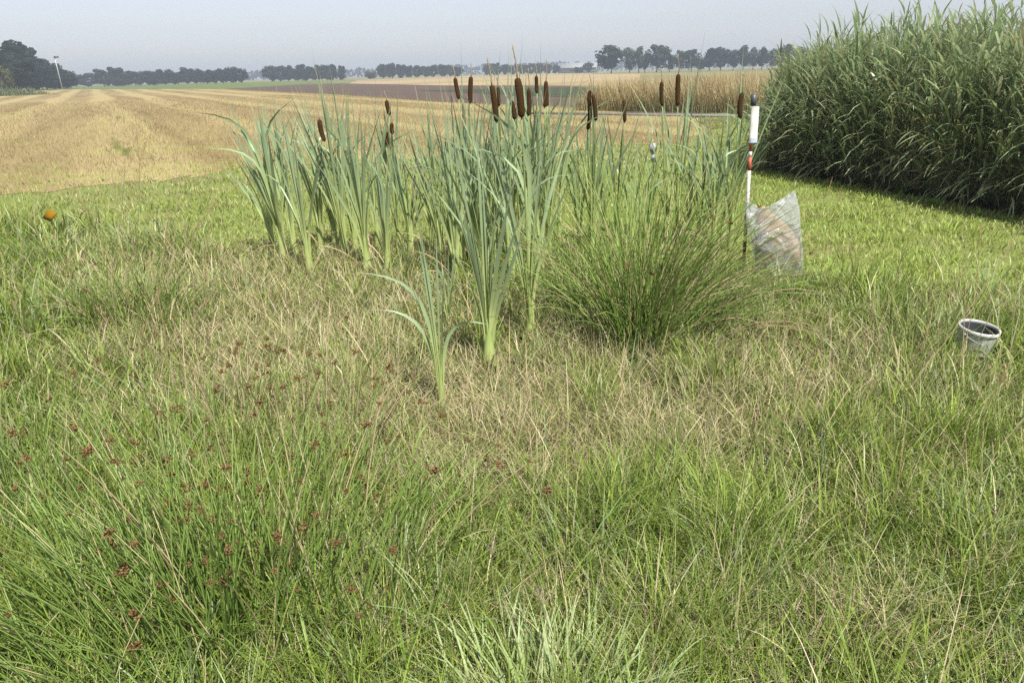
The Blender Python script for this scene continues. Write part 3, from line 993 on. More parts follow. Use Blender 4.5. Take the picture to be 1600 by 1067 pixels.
for i, (x, y, h, lab, grp) in enumerate(spots):
    q = i % 6
    o = protos[q] if not used[q] else copy_tree(protos[q])
    used[q] = True
    o.location = (x, y, 0)
    o.rotation_euler = (0, 0, random.gauss(0, .35))
    s = h / 2.15
    o.scale = (s ** .5, s ** .5, s)
    o['label'], o['group'] = lab, grp
# ragged left end: reeds leaning out to the left
for i in range(24):
    px = random.uniform(1176, 1232)
    f = G(px, 266 + random.uniform(-16, 6))
    o = copy_tree(protos[i % 6])
    o.location = (f.x, f.y, 0)
    o.rotation_euler = (random.gauss(0, .1), -random.uniform(.08, .42), random.gauss(0, .4))
    z_ = random.uniform(.45, .72)
    o.scale = (.8, .8, z_)
    o['label'], o['group'] = 'reed leaning out to the left at the left end of the reed bed', 'leaning reeds at the left end of the bed'
# one broken reed arching out low over the lawn
def along(o, P, ts, Lm, lean, az, seg=6):
    for i, t_ in enumerate(ts):
        cb, ct = reed_leaf_cols(1)
        lf = link('leaf', leaf_ribbon_mesh('leaf', random.uniform(*Lm), random.uniform(.018, .026), lean + random.gauss(0, .12), random.uniform(.3, .8), cb[0] * 1.15, ct[0] * 1.15, seg, .2, random.uniform(-.4, .4)), o, M['reed_leaf'])
        lf.location = path_at(P, t_)
        lf.rotation_euler.z = az + random.gauss(0, .25)


Yb = 8.1
pts = np.array([np.array(at(x_, y_, Yb + dy)) for x_, y_, dy in [(1600, 292, .5), (1550, 262, .25), (1500, 240, .1), (1455, 218, 0), (1425, 205, -.05)]])
o = empty('reed', pts[0], 'bent reed leaning low out of the bed towards the lawn, leaves hanging in a comb', 'reed')
b = Bag(); tube(b, pts - pts[0], [.004, .0035, .003, .0025, .002], 5, [(.2, .2, .09)] * 5, False)
link('stem', b.mesh('stem'), o, M['reed_leaf'])
along(o, pts - pts[0], np.linspace(.25, 1, 9), (.22, .34), 1.9, math.pi * 1.02)

# ------------------------------------------------------------------ cattails
def cattail_leaf(L, Wd, phi, a0, a1, curve, lean_v, tw0, tw, off, sheath=.22, tip=0.0, shade=1.0, z0=0.0, droop=0.0, segs=13):
    """leaf mesh in plant space: leaves the sheathing base upright, opens by a1 in the fan plane phi, bends by curve"""
    k = np.linspace(0, 1, segs + 1)
    th = a0 + a1 * sstep(.08, sheath + .33, k) + curve * np.clip(k - .35, 0, 1) ** 2 * 2 + droop * sstep(.55, .9, k)
    hx = np.array([math.cos(phi), math.sin(phi), 0]); hn = np.array([-math.sin(phi), math.cos(phi), 0])
    P = [hx * off + np.array([0, 0, z0])]
    for i in range(segs):
        t_ = (th[i] + th[i + 1]) / 2
        dv_ = hx * math.sin(t_) + np.array([0, 0, 1]) * math.cos(t_) + np.array(lean_v) * .5 * (k[i] + .3)
        dv_ /= np.linalg.norm(dv_)
        P.append(P[-1] + dv_ * L / segs)
    P = np.array(P)
    wid = Wd * .5 * (1 + .15 * (1 - sstep(0, .2, k))) * (1 - sstep(.66, 1.0, k) * .97)
    base_c, mid_c, top_c = pal(.43, .49, .18), pal(.27, .35, .165), pal(.235, .31, .18)
    V, K = [], []
    for i in range(segs + 1):
        a_ = tw0 + tw * k[i]
        tn = (P[min(i + 1, segs)] - P[max(i - 1, 0)]); tn /= np.linalg.norm(tn)
        s = hn * math.cos(a_) + hx * math.sin(a_)
        s = s - tn * np.dot(s, tn); s /= np.linalg.norm(s)
        m_ = np.cross(tn, s)
        V += [P[i] - s * wid[i], P[i] + m_ * wid[i] * .22, P[i] + s * wid[i]]
        f = float(sstep(.14, .62, k[i])); g_ = float(sstep(.4, .9, k[i]))
        c = (base_c * (1 - f) + mid_c * f) * (1 - g_) + top_c * g_
        if f > .5: c = c * shade
        if tip and k[i] > 1 - tip: c = pal(.45, .34, .2)
        K += [c, c * 1.05, c]
    Q = []
    for i in range(segs):
        a_ = i * 3
        Q += [(a_, a_ + 1, a_ + 4, a_ + 3), (a_ + 1, a_ + 2, a_ + 5, a_ + 4)]
    return raw_mesh('leaf', V, Q, [], np.array(K), True)


def cattail(bx, by, h, n=10, label=None, group=None, spread=.42, lean=(0, 0), phi=None, heads=(), w=.0205, leaves=None, dead=1):
    n = n + 3 if n > 6 else n
    """bx, by: base in photo pixels; h: leaf height in metres; heads: (x, top, bottom, width_px) of each cob"""
    g = G(bx, by)
    o = empty('cattail', (g.x, g.y, 0), label, 'cattail', group)
    phi = random.uniform(-.7, .7) if phi is None else phi
    lv = np.array([lean[0], lean[1], 0])
    # sheathing base
    b = Bag()
    z_ = np.array([0, .08, .18, .30, .42]) * min(1, h / 1.2)
    Pb = np.stack([lean[0] * z_ * .4, lean[1] * z_ * .4, z_ - .02], 1)
    rb = .0021 * n + .009
    tube(b, Pb, rb * np.array([1.0, .92, .7, .42, .12]), 8, [pal(.42, .43, .2), pal(.40, .45, .18), pal(.36, .43, .15), pal(.30, .38, .13), pal(.26, .34, .12)])
    sh = b.mesh('sheath', True)
    link('sheath', sh, o, M['cattail_leaf'])
    for i in range(n):
        f = (i - (n - 1) / 2) / max(1, (n - 1) / 2)
        a1 = spread * .95 * f * random.uniform(.5, 1.15) + random.gauss(0, .06)
        L = h * (1.30 - .26 * abs(f)) * random.uniform(.80, 1.06)
        drp = random.uniform(.5, 1.5) * (1 if f > 0 else -1) if random.random() < .17 else 0
        me = cattail_leaf(L, w * random.uniform(.8, 1.15), phi + random.gauss(0, .45), a1 * .15, a1, .45 * f * random.random(), lv + np.array([random.gauss(0, .04), random.gauss(0, .06), 0]),
                          random.uniform(.1, 1.4), random.uniform(-1.1, 1.1), .010 * f, tip=(random.uniform(.05, .16) if random.random() < .38 else 0), shade=random.uniform(.68, 1.2), droop=drp)
        link('leaf', me, o, M['cattail_leaf'])
    for i in range(dead * random.choice([1, 2, 2, 3])):
        c_ = random.choice([pal(.42, .33, .2), pal(.3, .2, .11)])
        dl = link('dead_leaf', leaf_ribbon_mesh('dead_leaf', random.uniform(.3, .6), .010, random.uniform(.2, .6), random.uniform(1.0, 2.0), c_, c_, 8, .3, 2.0), o, M['dry'])
        dl.rotation_euler.z = random.uniform(0, 6.28)
    for (hx, top, bot, wpx) in heads:
        tx, bxx = hx if isinstance(hx, tuple) else (hx, hx)
        Y = g.y + random.uniform(-.17, -.04)
        A, B = np.array(at(bxx, bot, Y)), np.array(at(tx, top, Y))
        rad = wpx / 2 / FPX * Y * 1.0
        L_ = np.linalg.norm(B - A); ax = (B - A) / L_
        g0 = np.array([g.x, g.y, 0])
        s0 = np.array([random.gauss(0, .006), random.gauss(0, .006), 0.0])
        mid = (A - g0) * .5 + np.array([0, 0, .02]) - ax * 0 + (A - g0 - ax * np.dot(A - g0, ax)) * .08
        t_ = np.linspace(0, 1, 9)[:, None]
        Pth = (1 - t_) ** 2 * s0 + 2 * t_ * (1 - t_) * mid + t_ ** 2 * (A - g0)
        b = Bag(); tube(b, Pth, np.linspace(.0075, .0042, 9), 7, np.linspace(pal(.34, .42, .14), pal(.24, .30, .10), 9))
        link('stalk', b.mesh('stalk', True), o, M['cattail_leaf'])
        b = Bag()
        s = np.array([0, .015, .05, .12, .25, .5, .75, .88, .95, .985, 1.0])
        rr = rad * np.array([.15, .55, .82, .95, 1.0, 1.02, 1.0, .96, .85, .55, .15]) * (1 + np.random.default_rng(int(abs(top * 31 + tx * 7))).normal(0, .02, 11))
        bend = np.array([random.gauss(0, .006), random.gauss(0, .006), 0])
        tube(b, (A - g0)[None] + ax[None] * (s * L_)[:, None] + bend[None] * (np.sin(s * np.pi))[:, None], rr, 14, (.08, .04, .015))
        link('cob', b.mesh('cob', True), o, M['cob'])
        b = Bag()
        sl = random.uniform(.5, .85) * L_ if L_ > .1 else L_ * .8
        m_ = 9
        q_ = np.linspace(0, 1, m_)
        Ps = (B - g0)[None] + ax[None] * (q_ * sl)[:, None] + np.stack([np.sin(q_ * 5) * .004, 0 * q_, 0 * q_], 1)
        rs_ = np.array([.0052 if i % 2 else .0034 for i in range(m_)]) * np.linspace(1, .75, m_)
        tube(b, Ps, rs_, 5, pal(.36, .28, .17))
        link('spike', b.mesh('spike', True), o, M['dry'])
    return o


LEFTG, MIDG, RIGHTG = 'leafy cattails of the left group', 'leafy cattails of the middle thicket', 'leafy cattails of the right group'
# foreground shoots
fa = cattail(692, 645, .92, 5, 'small slender cattail shoot nearest the viewer, some leaves arching over', None, .07, phi=.1, dead=0, w=.016)
for (L, a1, cur, dr, tw) in [(.98, .03, .02, 0, .2), (.95, -.20, -.45, -.9, .9), (.74, -.30, -.5, -.8, .7), (.68, .22, .4, 1.4, 1.0), (.90, -.07, -.1, 0, .6)]:
    link('leaf', cattail_leaf(L, .018, .05, a1 * .05, a1, cur, (0, 0, 0), tw, .6, .005 * (1 if a1 > 0 else -1), sheath=.34, droop=dr, tip=.06), fa, M['cattail_leaf'])
cattail(766, 585, 1.05, 16, 'broad fan shaped cattail with thick pale base in front of the thicket', None, .27, phi=.0, w=.024)
cattail(828, 540, 1.25, 8, 'foreground cattail with straight bare stalk and the biggest brown cob', None, .36, phi=.05, w=.026, heads=[((808, 815), 122, 184, 11)], dead=0)
cattail(703, 520, .55, 6, 'short thin cattail shoot left of the broad fan shaped one', None, .3, w=.012, dead=0)
cattail(795, 635, .2, 3, 'tiny cattail sprout in the grass right below the broad fan', None, .3, w=.012, dead=0)
cattail(395, 470, .22, 4, 'tiny pale cattail sprout left of the left group', None, .35, w=.012, dead=0)
# left group
cattail(447, 412, 1.33, 12, 'outermost left cattail leaning left with long arching leaves', LEFTG, .4, (-.22, 0), w=.026)
cattail(487, 432, 1.19, 13, 'pale based cattail at the front left corner of the left group', LEFTG, .4, (-.1, 0))
cattail(463, 405, 1.27, 11, 'cobless cattail behind the pale based one of the left group', LEFTG, .3, (-.14, 0))
cattail(542, 408, 1.41, 14, 'cattail of the left group with one tilted brown cob', LEFTG, .42, (-.16, .0), heads=[((499, 507), 187, 221, 7)])
cattail(505, 398, 1.36, 11, 'cobless cattail left of the tilted cob in the left group', LEFTG, .4, (-.1, 0))
cattail(576, 430, 1.24, 16, 'thickest pale based cattail of the left group', LEFTG, .34, phi=.0)
cattail(557, 398, 1.38, 12, 'cattail of the left group with a dark narrow cob half hidden in leaves', LEFTG, .36, heads=[((524, 529), 232, 259, 5.5)])
cattail(608, 432, 0.99, 12, 'short fan of leaves right of the thickest left cattail', LEFTG, .42)
cattail(644, 408, 1.04, 12, 'short pale fan at the right end of the left group', LEFTG, .38)
cattail(625, 390, 1.24, 11, 'cattail with two small dark cobs behind the short fans', LEFTG, .35, heads=[((613, 614), 193, 209, 6), ((603, 604), 206, 229, 6)])
cattail(592, 392, 1.36, 11, 'cattail of the left group with a small cob reaching above the stubble', LEFTG, .3, heads=[((604, 609), 157, 180, 6)])
cattail(525, 385, 1.30, 10, 'rearmost cobless cattail of the left group, behind the tilted cob', LEFTG, .4, (-.1, 0))
cattail(430, 395, 1.07, 9, 'lowest cattail at the far left, behind the outermost leaning one', LEFTG, .45, (-.25, 0))
# middle thicket
cattail(722, 432, 1.38, 11, 'cattail with a slender cob on the left side of the thicket', MIDG, .42, (-.05, 0), heads=[((711, 717), 122, 155, 6)])
cattail(733, 412, 1.4, 9, 'cattail with an upright cob second from the left of the thicket', MIDG, .36, heads=[((736, 735), 120, 161, 7)])
cattail(800, 452, 1.42, 10, 'cattail with a long thick cob tilted to the left', MIDG, .42, heads=[((768, 776), 133, 191, 8.5)])
cattail(788, 420, 1.4, 8, 'cattail with a half hidden cob behind the thick tilted cob', MIDG, .4, heads=[((778, 780), 136, 166, 5)])
cattail(812, 432, 1.35, 9, 'cattail whose cob hangs just left of the biggest cob', MIDG, .4, heads=[((799, 804), 158, 187, 7)])
cattail(835, 428, 1.42, 10, 'cattail with a neat cob just right of the biggest cob', MIDG, .36, heads=[((826, 826), 139, 181, 6.5)])
cattail(846, 408, 1.48, 9, 'cattail with a short cob and long upright spike', MIDG, .36, heads=[((838, 839), 119, 146, 5.5)])
cattail(858, 412, 1.5, 9, 'cattail with a pair of cobs at the right edge of the thicket', MIDG, .38, (.03, 0), heads=[((853, 851), 127, 168, 6.5), ((854, 855), 140, 166, 5)])
cattail(690, 410, 1.25, 11, 'leafy cattail without visible cobs in the middle thicket', MIDG, .5, (-.1, 0), heads=[])
cattail(705, 395, 1.2, 9, 'cattail with one dark low cob at the left of the thicket', MIDG, .4, (-.06, 0), heads=[((697, 698), 222, 243, 6)])
for bx, by, h, n_, le, lab in [(678, 398, 1.15, 9, -.12, 'leftmost leafy cattail of the middle thicket, leaning left without cobs'), (748, 430, 1.35, 10, -.02, 'leafy cobless cattail right of the slender left cob'), (765, 408, 1.4, 9, 0, 'leafy cobless cattail at the back, behind the long tilted cob'), (776, 440, 1.3, 9, .02, 'leafy cobless cattail directly behind the broad fan shaped one'),
                           (820, 405, 1.4, 9, .03, 'leafy cobless cattail at the back, behind the biggest cob'), (742, 395, 1.3, 8, -.05, 'leafy cobless cattail at the back, left of the upright second cob'), (715, 448, 1.1, 9, -.08, 'short cobless cattail at the front left corner of the middle thicket'), (872, 400, 1.35, 8, .1, 'rightmost leafy cattail of the middle thicket, leaning right'),
                           (846, 442, 1.3, 8, .08, 'leafy cobless cattail right of the bare foreground stalk'), (800, 395, 1.4, 8, 0, 'rearmost leafy cobless cattail between the long tilted and biggest cobs'), (758, 455, 1.2, 8, -.04, 'frontmost cobless cattail of the middle thicket, left behind the broad fan')]:
    cattail(bx, by, h, n_, lab, MIDG, .42, (le, 0))
# behind the rush clump
cattail(925, 398, 1.35, 9, 'cattail with three crowded cobs above the rush clump', RIGHTG, .4, heads=[((921, 918), 162, 203, 6.5), ((922, 922), 142, 166, 5.5), ((926, 931), 148, 189, 6.5)])
cattail(962, 392, 1.2, 8, 'cattail with a single small cob above the rush clump', RIGHTG, .35, heads=[((975, 976), 157, 191, 5.5)])
cattail(1040, 380, 1.35, 7, 'cattail with the left one of two straight cobs before the dry bank', RIGHTG, .45, heads=[((1034, 1035), 128, 166, 6)])
cattail(1058, 376, 1.5, 8, 'cattail with the right one of two straight cobs before the dry bank', RIGHTG, .36, heads=[((1060, 1059), 116, 166, 7)])
cattail(1140, 392, 1.35, 10, 'cattail with a dark cob right beside the striped pole', RIGHTG, .5, (.02, 0), heads=[((1160, 1157), 145, 185, 7)])
for bx, by, h, n_, le, lab in [(905, 390, 1.15, 8, -.04, 'cobless cattail left of the three crowded cobs'), (940, 382, 1.1, 8, 0, 'cobless cattail right behind the three crowded cobs'), (985, 388, .95, 8, .05, 'low cobless cattail right of the single small cob'), (1010, 375, .9, 7, .02, 'lowest cobless cattail just left of the silver foil strip'),
                           (1092, 388, 1.12, 11, .05, 'bushy cobless cattail at the front right, left of the pole'), (1112, 396, 1.2, 11, .12, 'frontmost cobless cattail of the right group, leaning towards the pole'), (1128, 380, 1.15, 10, .08, 'dense cobless cattail directly left of the striped pole'), (1105, 376, 1.1, 9, -.02, 'cobless cattail at the back of the right group, leaning left'), (1075, 370, 1.0, 8, .04, 'low cobless cattail right of the two straight cobs')]:
    cattail(bx, by, h, n_, lab, RIGHTG, .42, (le, 0))

# ------------------------------------------------------------------ soft rush clumps
def cluster_mesh(seed):
    r = np.random.default_rng(seed)
    b = Bag()
    for i in range(26):
        d = r.normal(size=3); d /= np.linalg.norm(d)
        c = d * np.array([.8, .8, 1.25]) * .012 * r.random() ** .4 + np.array([0, 0, .0])
        s = r.uniform(.0022, .0042)
        V = [c + np.array(v) * s * np.array([.8, .8, 1.3]) for v in ((1, 0, 0), (0, 1, 0), (-1, 0, 0), (0, -1, 0), (0, 0, 1), (0, 0, -1))]
        T = [(0, 1, 4), (1, 2, 4), (2, 3, 4), (3, 0, 4), (1, 0, 5), (2, 1, 5), (3, 2, 5), (0, 3, 5)]
        k = r.random()
        b.add(V, None, T, pal(.09, .05, .02) * (1 - k) + pal(.23, .14, .065) * k)
    return b.mesh('flower_cluster')


CL = [cluster_mesh(500 + i) for i in range(5)]
for m_ in CL: m_.materials.append(M['flower'])


def rush(px, py, n, L0, L1, rad, spread, label, group=None, nflower=20, fscale=1.0, bias=(0, 0), droop=.5, bend=.35, stemr=.0017, dryf=.1, dark=1.0, name='rush_clump'):
    g = G(px, py)
    o = empty(name, (g.x, g.y, 0), label, 'rush', group)
    b = Bag()
    tips = []
    for i in range(n):
        a = rng.uniform(0, 2 * math.pi)
        q = math.sqrt(rng.random())
        bx, by = rad * q * math.cos(a), rad * q * math.sin(a)
        th0 = spread * (q ** .8) * rng.uniform(.3, 1.15)
        hx = np.array([math.cos(a) * th0 * .7 + bias[0], math.sin(a) * th0 * .7 + bias[1]]) + rng.normal(0, spread * .4, 2)
        th0 = float(np.linalg.norm(hx)); a2 = math.atan2(hx[1], hx[0])
        L = rng.uniform(L0, L1)
        k = np.linspace(0, 1, 6)
        th = th0 * (.45 + .55 * k) + droop * th0 * k ** 2 * rng.random() + bend * k ** 2 * rng.random() * .5
        P = [np.array([bx, by, 0])]
        for j in range(5):
            t_ = (th[j] + th[j + 1]) / 2
            P.append(P[-1] + L / 5 * np.array([math.sin(t_) * math.cos(a2), math.sin(t_) * math.sin(a2), math.cos(t_)]))
        P = np.array(P)
        P[:, 2] = np.maximum(P[:, 2], 0.02)
        isd = rng.random() < dryf
        c0 = (pal(.43, .36, .20) if isd else lerp(pal(.12, .20, .04), pal(.26, .36, .09), [min(1, max(0, rng.normal(.5, .3)))])[0]) * dark
        c1 = c0 * 1.05 if rng.random() < .88 else pal(.27, .18, .08)
        tube(b, P, stemr * np.array([1.15, 1.1, 1.0, .9, .7, .25]), 3, np.concatenate([np.repeat(c0[None], 5, 0), c1[None]]), False)
        tips.append(P)
    st = link('stems', b.mesh('stems'), o, M['rush'])
    st['kind'] = 'stuff'
    for i in rng.choice(len(tips), min(nflower, len(tips)), replace=False):
        f = link('flower_cluster', random.choice(CL), o)
        P = tips[i]
        t_ = random.uniform(.80, .93)
        f.location = path_at(P, t_) + np.array([random.gauss(0, .004), random.gauss(0, .004), .004])
        f.rotation_euler = (random.uniform(0, 6), random.uniform(0, 6), random.uniform(0, 6))
        s = fscale * random.uniform(.6, 1.25)
        f.scale = (s, s, s)
    return o


rush(995, 552, 520, .55, 1.25, .16, .95, 'big spreading clump of soft rush right of the cattail thicket', None, 70, .9, (.08, -.02), .45, .6, .0027, .16, 1.1)
rush(1075, 530, 190, .55, 1.1, .18, .95, 'lax rush stems sprawling to the right in front of the plastic bag', None, 26, .9, (.72, -.08), .6, .7, .0025, .3, 1.0)
rush(905, 500, 130, .5, .9, .14, .9, 'lax rush stems sprawling to the left behind the bare cattail stalk', None, 16, .9, (-.35, .0), .6, .6, .0025, .15, 1.0)
rush(250, 1045, 210, .4, .85, .30, .8, 'rush clump in the bottom left corner, stems leaning left over the grass', 'foreground rush clumps', 40, 1.25, (-.5, .12), .4, .5, .0027, .1)
rush(390, 985, 150, .35, .82, .32, .7, 'upright foreground rush clump full of brown flower clusters left of centre', 'foreground rush clumps', 50, 1.15, (.0, .15), .4, .6, .0025, .16)
rush(545, 940, 110, .35, .8, .28, .75, 'thin foreground rush clump leaning right, left of the pale grass tuft', 'foreground rush clumps', 40, 1.05, (.3, .1), .4, .6, .0024, .22)
rush(20, 830, 130, .4, .7, .28, .7, 'loose rush clump at the left edge of the picture', 'foreground rush clumps', 12, 1.3, (-.1, .05), .4, .5, .0024, .2)
rush(225, 520, 240, .3, .62, .26, .9, 'low tangled rush clump between the yellow marker and the left cattails', None, 18, 1.0, (.05, .0), .7, .8, .0028, .25, 1.0)
rush(60, 430, 60, .25, .42, .14, .6, 'small grassy clump at the foot of the yellow marker', None, 0, 1, (.05, 0), .4, .6, .003, .1, 1.0)
rush(480, 740, 110, .45, .75, .35, .7, 'sparse dry rush stems with brown clusters in the centre left grass', 'foreground rush clumps', 34, 1.15, (.12, .05), .4, .5, .0019, .55)
rush(330, 730, 60, .4, .65, .3, .7, 'sparse rush stems with brown clusters left of the bent cattail shoot', 'foreground rush clumps', 22, 1.1, (.05, .05), .4, .5, .002, .4)


def tussock(px, py, n, L0, L1, rad, label, group=None, dark=1.0):
    """loose grass tussock: many bending blades in one part"""
    g = G(px, py)
    o = empty('grass_tussock', (g.x, g.y, 0), label, 'grass', group)
    q = rad * np.abs(rng.normal(0, .55, n)); a = rng.uniform(0, 6.28, n)
    Pr = np.stack([q * np.cos(a), q * np.sin(a), 0 * q], 1)
    c = jitter(lerp(GREEN_D, GREEN_L, np.clip(rng.normal(.45, .35, n), 0, 1)), .15) * dark
    dd = rng.random(n) < .12
    c[dd] = jitter(np.broadcast_to(STRAW, (dd.sum(), 3)), .2)
    V, Q, T, K = ribbons(Pr, a + rng.normal(0, 1.0, n), rng.uniform(L0, L1, n), rng.uniform(.003, .0065, n), np.abs(rng.normal(.08, .2, n)) + .3 * q / rad, rng.uniform(.1, 1.5, n), c, c * 1.05, 5)
    st = link('blades', raw_mesh('blades', V, Q, T, K), o, M['grass'])
    st['kind'] = 'stuff'


tussock(1240, 480, 200, .2, .42, .22, 'dark low grass tussock at the foot of the plastic bag', None, .75)
tussock(1140, 880, 420, .18, .40, .32, 'fresh green tussock in the lower right grass', 'green tussocks')
tussock(1480, 700, 380, .18, .40, .34, 'green tussock below the bucket near the right edge', 'green tussocks')
tussock(560, 620, 160, .15, .34, .22, 'small green tussock in the dry grass before the left cattails', 'green tussocks')
tussock(930, 650, 240, .18, .38, .25, 'green tussock in the dry grass below the big rush clump', 'green tussocks')
tussock(150, 960, 260, .3, .6, .4, 'long bladed green grass growing through the bottom left rushes', 'green tussocks')
tussock(420, 900, 240, .3, .55, .4, 'long bladed green grass growing through the upright foreground rushes', 'green tussocks')
tussock(600, 1010, 240, .25, .5, .35, 'long bladed green grass at the left side of the pale grass tuft', 'green tussocks')
tussock(1020, 1020, 240, .2, .4, .35, 'long bladed green grass at the right side of the pale grass tuft', 'green tussocks')
tussock(1560, 880, 260, .15, .34, .3, 'green tussock at the right edge low in the picture', 'green tussocks')

# pale broad leaved grass tuft at the bottom edge
g = G(855, 1165)
o = empty('grass_tuft', (g.x, g.y, 0), 'pale broad leaved grass tuft at the bottom centre of the picture', 'grass tuft')
for i in range(290):
    a = random.uniform(0, 6.28); q = math.sqrt(random.random())
    c0 = pal(.25, .32, .125) * random.uniform(.85, 1.2)
    c1 = pal(.31, .385, .17) * random.uniform(.85, 1.2)
    lf = link('leaf', leaf_ribbon_mesh('leaf', random.uniform(.15, .34), random.uniform(.006, .0105), .05 + .45 * q, random.uniform(.3, 1.7), c0, c1, 7, .3, random.uniform(-.6, .6), random.choice([0, 0, 0, .08])), o, M['grass'])
    lf.location = (.24 * q * math.cos(a), .20 * q * math.sin(a), 0)
    lf.rotation_euler.z = a + random.gauss(0, .5)

n = 520
a = rng.uniform(0, 6.283, n); q = np.sqrt(rng.random(n))
Pr = np.stack([.25 * q * np.cos(a), .2 * q * np.sin(a), 0 * q], 1)
c = jitter(np.broadcast_to(pal(.26, .33, .12), (n, 3)), .18)
V, Q, T, K = ribbons(Pr, a + rng.normal(0, .6, n), rng.uniform(.12, .30, n), rng.uniform(.005, .009, n), .05 + .4 * q + np.abs(rng.normal(0, .12, n)), rng.uniform(.3, 1.6, n), c, c * 1.15, 5)
tag(link('inner_leaves', raw_mesh('inner_leaves', V, Q, T, K), o, M['grass']), kind='stuff')

# ------------------------------------------------------------------ single dry flowering grass stems
def seed_stem(b0, t0, dY, label, group, kind='open', col=(.42, .31, .16), r0=.0024, size=1.0, curve=.05):
    A = np.array(G(*b0)); B = np.array(at(t0[0], t0[1], A[1] + dY))
    o = empty('dry_grass_stem', A, label, 'grass stem', group)
    t_ = np.linspace(0, 1, 9)[:, None]
    D_ = B - A
    sidev = np.cross(D_, [0, 1, 0]); sidev /= np.linalg.norm(sidev) + 1e-9
    P = D_ * t_ + sidev * (np.sin(t_ * np.pi) * curve * np.linalg.norm(D_))
    b = Bag(); tube(b, P, np.linspace(r0, r0 * .55, 9), 4, col, False)
    link('stem', b.mesh('stem'), o, M['dry'])
    b = Bag()
    L_ = np.linalg.norm(D_)
    m_ = 34 if kind == 'open' else 26
    ext = (.28 if kind == 'open' else .17) * size
    for i in range(m_):
        u_ = random.random()
        tt = 1 - u_ * ext
        p = path_at(P, tt)
        spread = (.045 if kind == 'open' else .008) * size * (.3 + u_) * L_
        e = p + np.array([random.gauss(0, 1) * spread, random.gauss(0, 1) * spread, random.uniform(.0, .05) * L_ * ext * 3])
        if kind == 'open': tube(b, [p, e], [.0005, .0004], 3, col, False)
        s = random.uniform(.0022, .004) * size ** .5
        ax = np.array([random.gauss(0, .3), random.gauss(0, .3), 1]); ax /= np.linalg.norm(ax)
        tube(b, [e - ax * s * 1.6, e, e + ax * s * 2.2], [.0003, s * .5, .0002], 4, np.array(col) * random.uniform(.9, 1.25), False)
    link('panicle', b.mesh('panicle'), o, M['dry'])
    return o


LST, RST = 'dry flowering grass stems on the left', 'dry flowering grass stems on the right'
left = [((185, 480), (211, 178), .1, 'tall dry stem with a seed head, highest on the left before the stubble'), ((170, 470), (228, 222), .2, None), ((150, 500), (195, 262), 0, None), ((205, 560), (335, 318), 0, None),
        ((215, 590), (395, 355), -.1, 'long dry stem arching right towards the left cattails'), ((240, 560), (265, 330), .1, None), ((265, 600), (232, 395), 0, None), ((300, 520), (285, 345), .1, None), ((130, 520), (105, 405), 0, None),
        ((235, 640), (150, 480), 0, None), ((180, 600), (172, 440), 0, None), ((250, 500), (275, 240), .2, None), ((320, 480), (338, 300), .1, None), ((225, 520), (120, 300), .1, None), ((60, 560), (20, 470), 0, None)]
for b0, t0, dY, lab in left:
    seed_stem(b0, t0, dY, lab or 'dry straw coloured grass stem with a loose seed head left of the cattails', LST, random.choice(['open', 'open', 'tight']), random.choice([(.42, .32, .17), (.36, .26, .13), (.40, .33, .2)]), .0026, random.uniform(.7, 1.1), random.uniform(-.06, .06))
right = [((1395, 640), (1600, 352), .1, 'long dry stem slanting up to the right across the bucket'), ((1362, 600), (1408, 418), .1, None), ((1440, 590), (1456, 404), 0, None), ((1490, 600), (1532, 350), .2, None), ((1330, 620), (1372, 455), 0, None),
         ((1500, 590), (1508, 345), .2, None), ((1282, 420), (1316, 292), .1, None), ((1270, 430), (1300, 280), .1, None), ((1290, 640), (1225, 500), 0, None), ((1520, 720), (1580, 560), 0, None), ((1090, 770), (1112, 610), 0, None), ((1575, 600), (1590, 430), .1, None)]
for b0, t0, dY, lab in right:
    seed_stem(b0, t0, dY, lab or 'dry straw coloured grass stem with a narrow seed head near the bucket and lawn', RST, random.choice(['open', 'tight', 'tight']), random.choice([(.42, .32, .17), (.34, .22, .10), (.40, .33, .2)]), .0025, random.uniform(.6, 1.0), random.uniform(-.04, .04))
for b0, t0, lab in [((790, 1010), (768, 830), 'greyish seed head standing above the pale grass tuft'), ((900, 1060), (838, 915), 'smaller greyish seed head at the right of the pale grass tuft')]:
    seed_stem(b0, t0, -.05, lab, None, 'open', (.33, .29, .2), .0016, .7, .03)
for b0, t0, lab in [((90, 1060), (40, 1000), 'twisted pale ryegrass ear at the bottom left edge'), ((250, 1060), (232, 900), 'pale green ryegrass ear among the bottom left rushes'), ((330, 1050), (480, 890), 'pale green ryegrass ear leaning right among the rushes'),
                    ((640, 1000), (720, 870), 'pale ryegrass ear left of the greyish seed head')]:
    seed_stem(b0, t0, 0, lab, 'pale ryegrass ears in the foreground', 'tight', (.26, .30, .14), .0014, 1.2, .05)

# ------------------------------------------------------------------ striped ranging pole
M['red'] = plain_mat('chipped red paint', (.42, .085, .045), .55, .4, 40., .15, .1, 0, (.40, .36, .28), 22.)
M['white'] = plain_mat('worn white paint', (.5, .49, .47), .55, .4, 40., .08, .1, 0, (.48, .45, .38), 18.)
M['cap'] = plain_mat('dark grey plastic', (.055, .065, .075), .45, .5, 30., .2)
M['rust'] = plain_mat('rusty iron', (.13, .06, .03), .8, .3, 60., .4, .3)
M['paper'] = plain_mat('label paper', (.6, .59, .56), .5, .4, 20., .04)
M['smudge'] = plain_mat('smudged label print', (.42, .47, .58), .6, .3, 120., .3)
Y = pole_at.y
Pb, Pt = np.array(pole_at), np.array(at(1178, 148, Y + .05))
o = empty('ranging_pole', Pb, 'red and white striped ranging pole with a white label beside the plastic bag', 'survey pole')
Dp = Pt - Pb; Lp = np.linalg.norm(Dp); up = Dp / Lp


def on_pole(py):
    """height fraction for a photo row"""
    return min(max((428 - py) / (428 - 148), 0), 1)


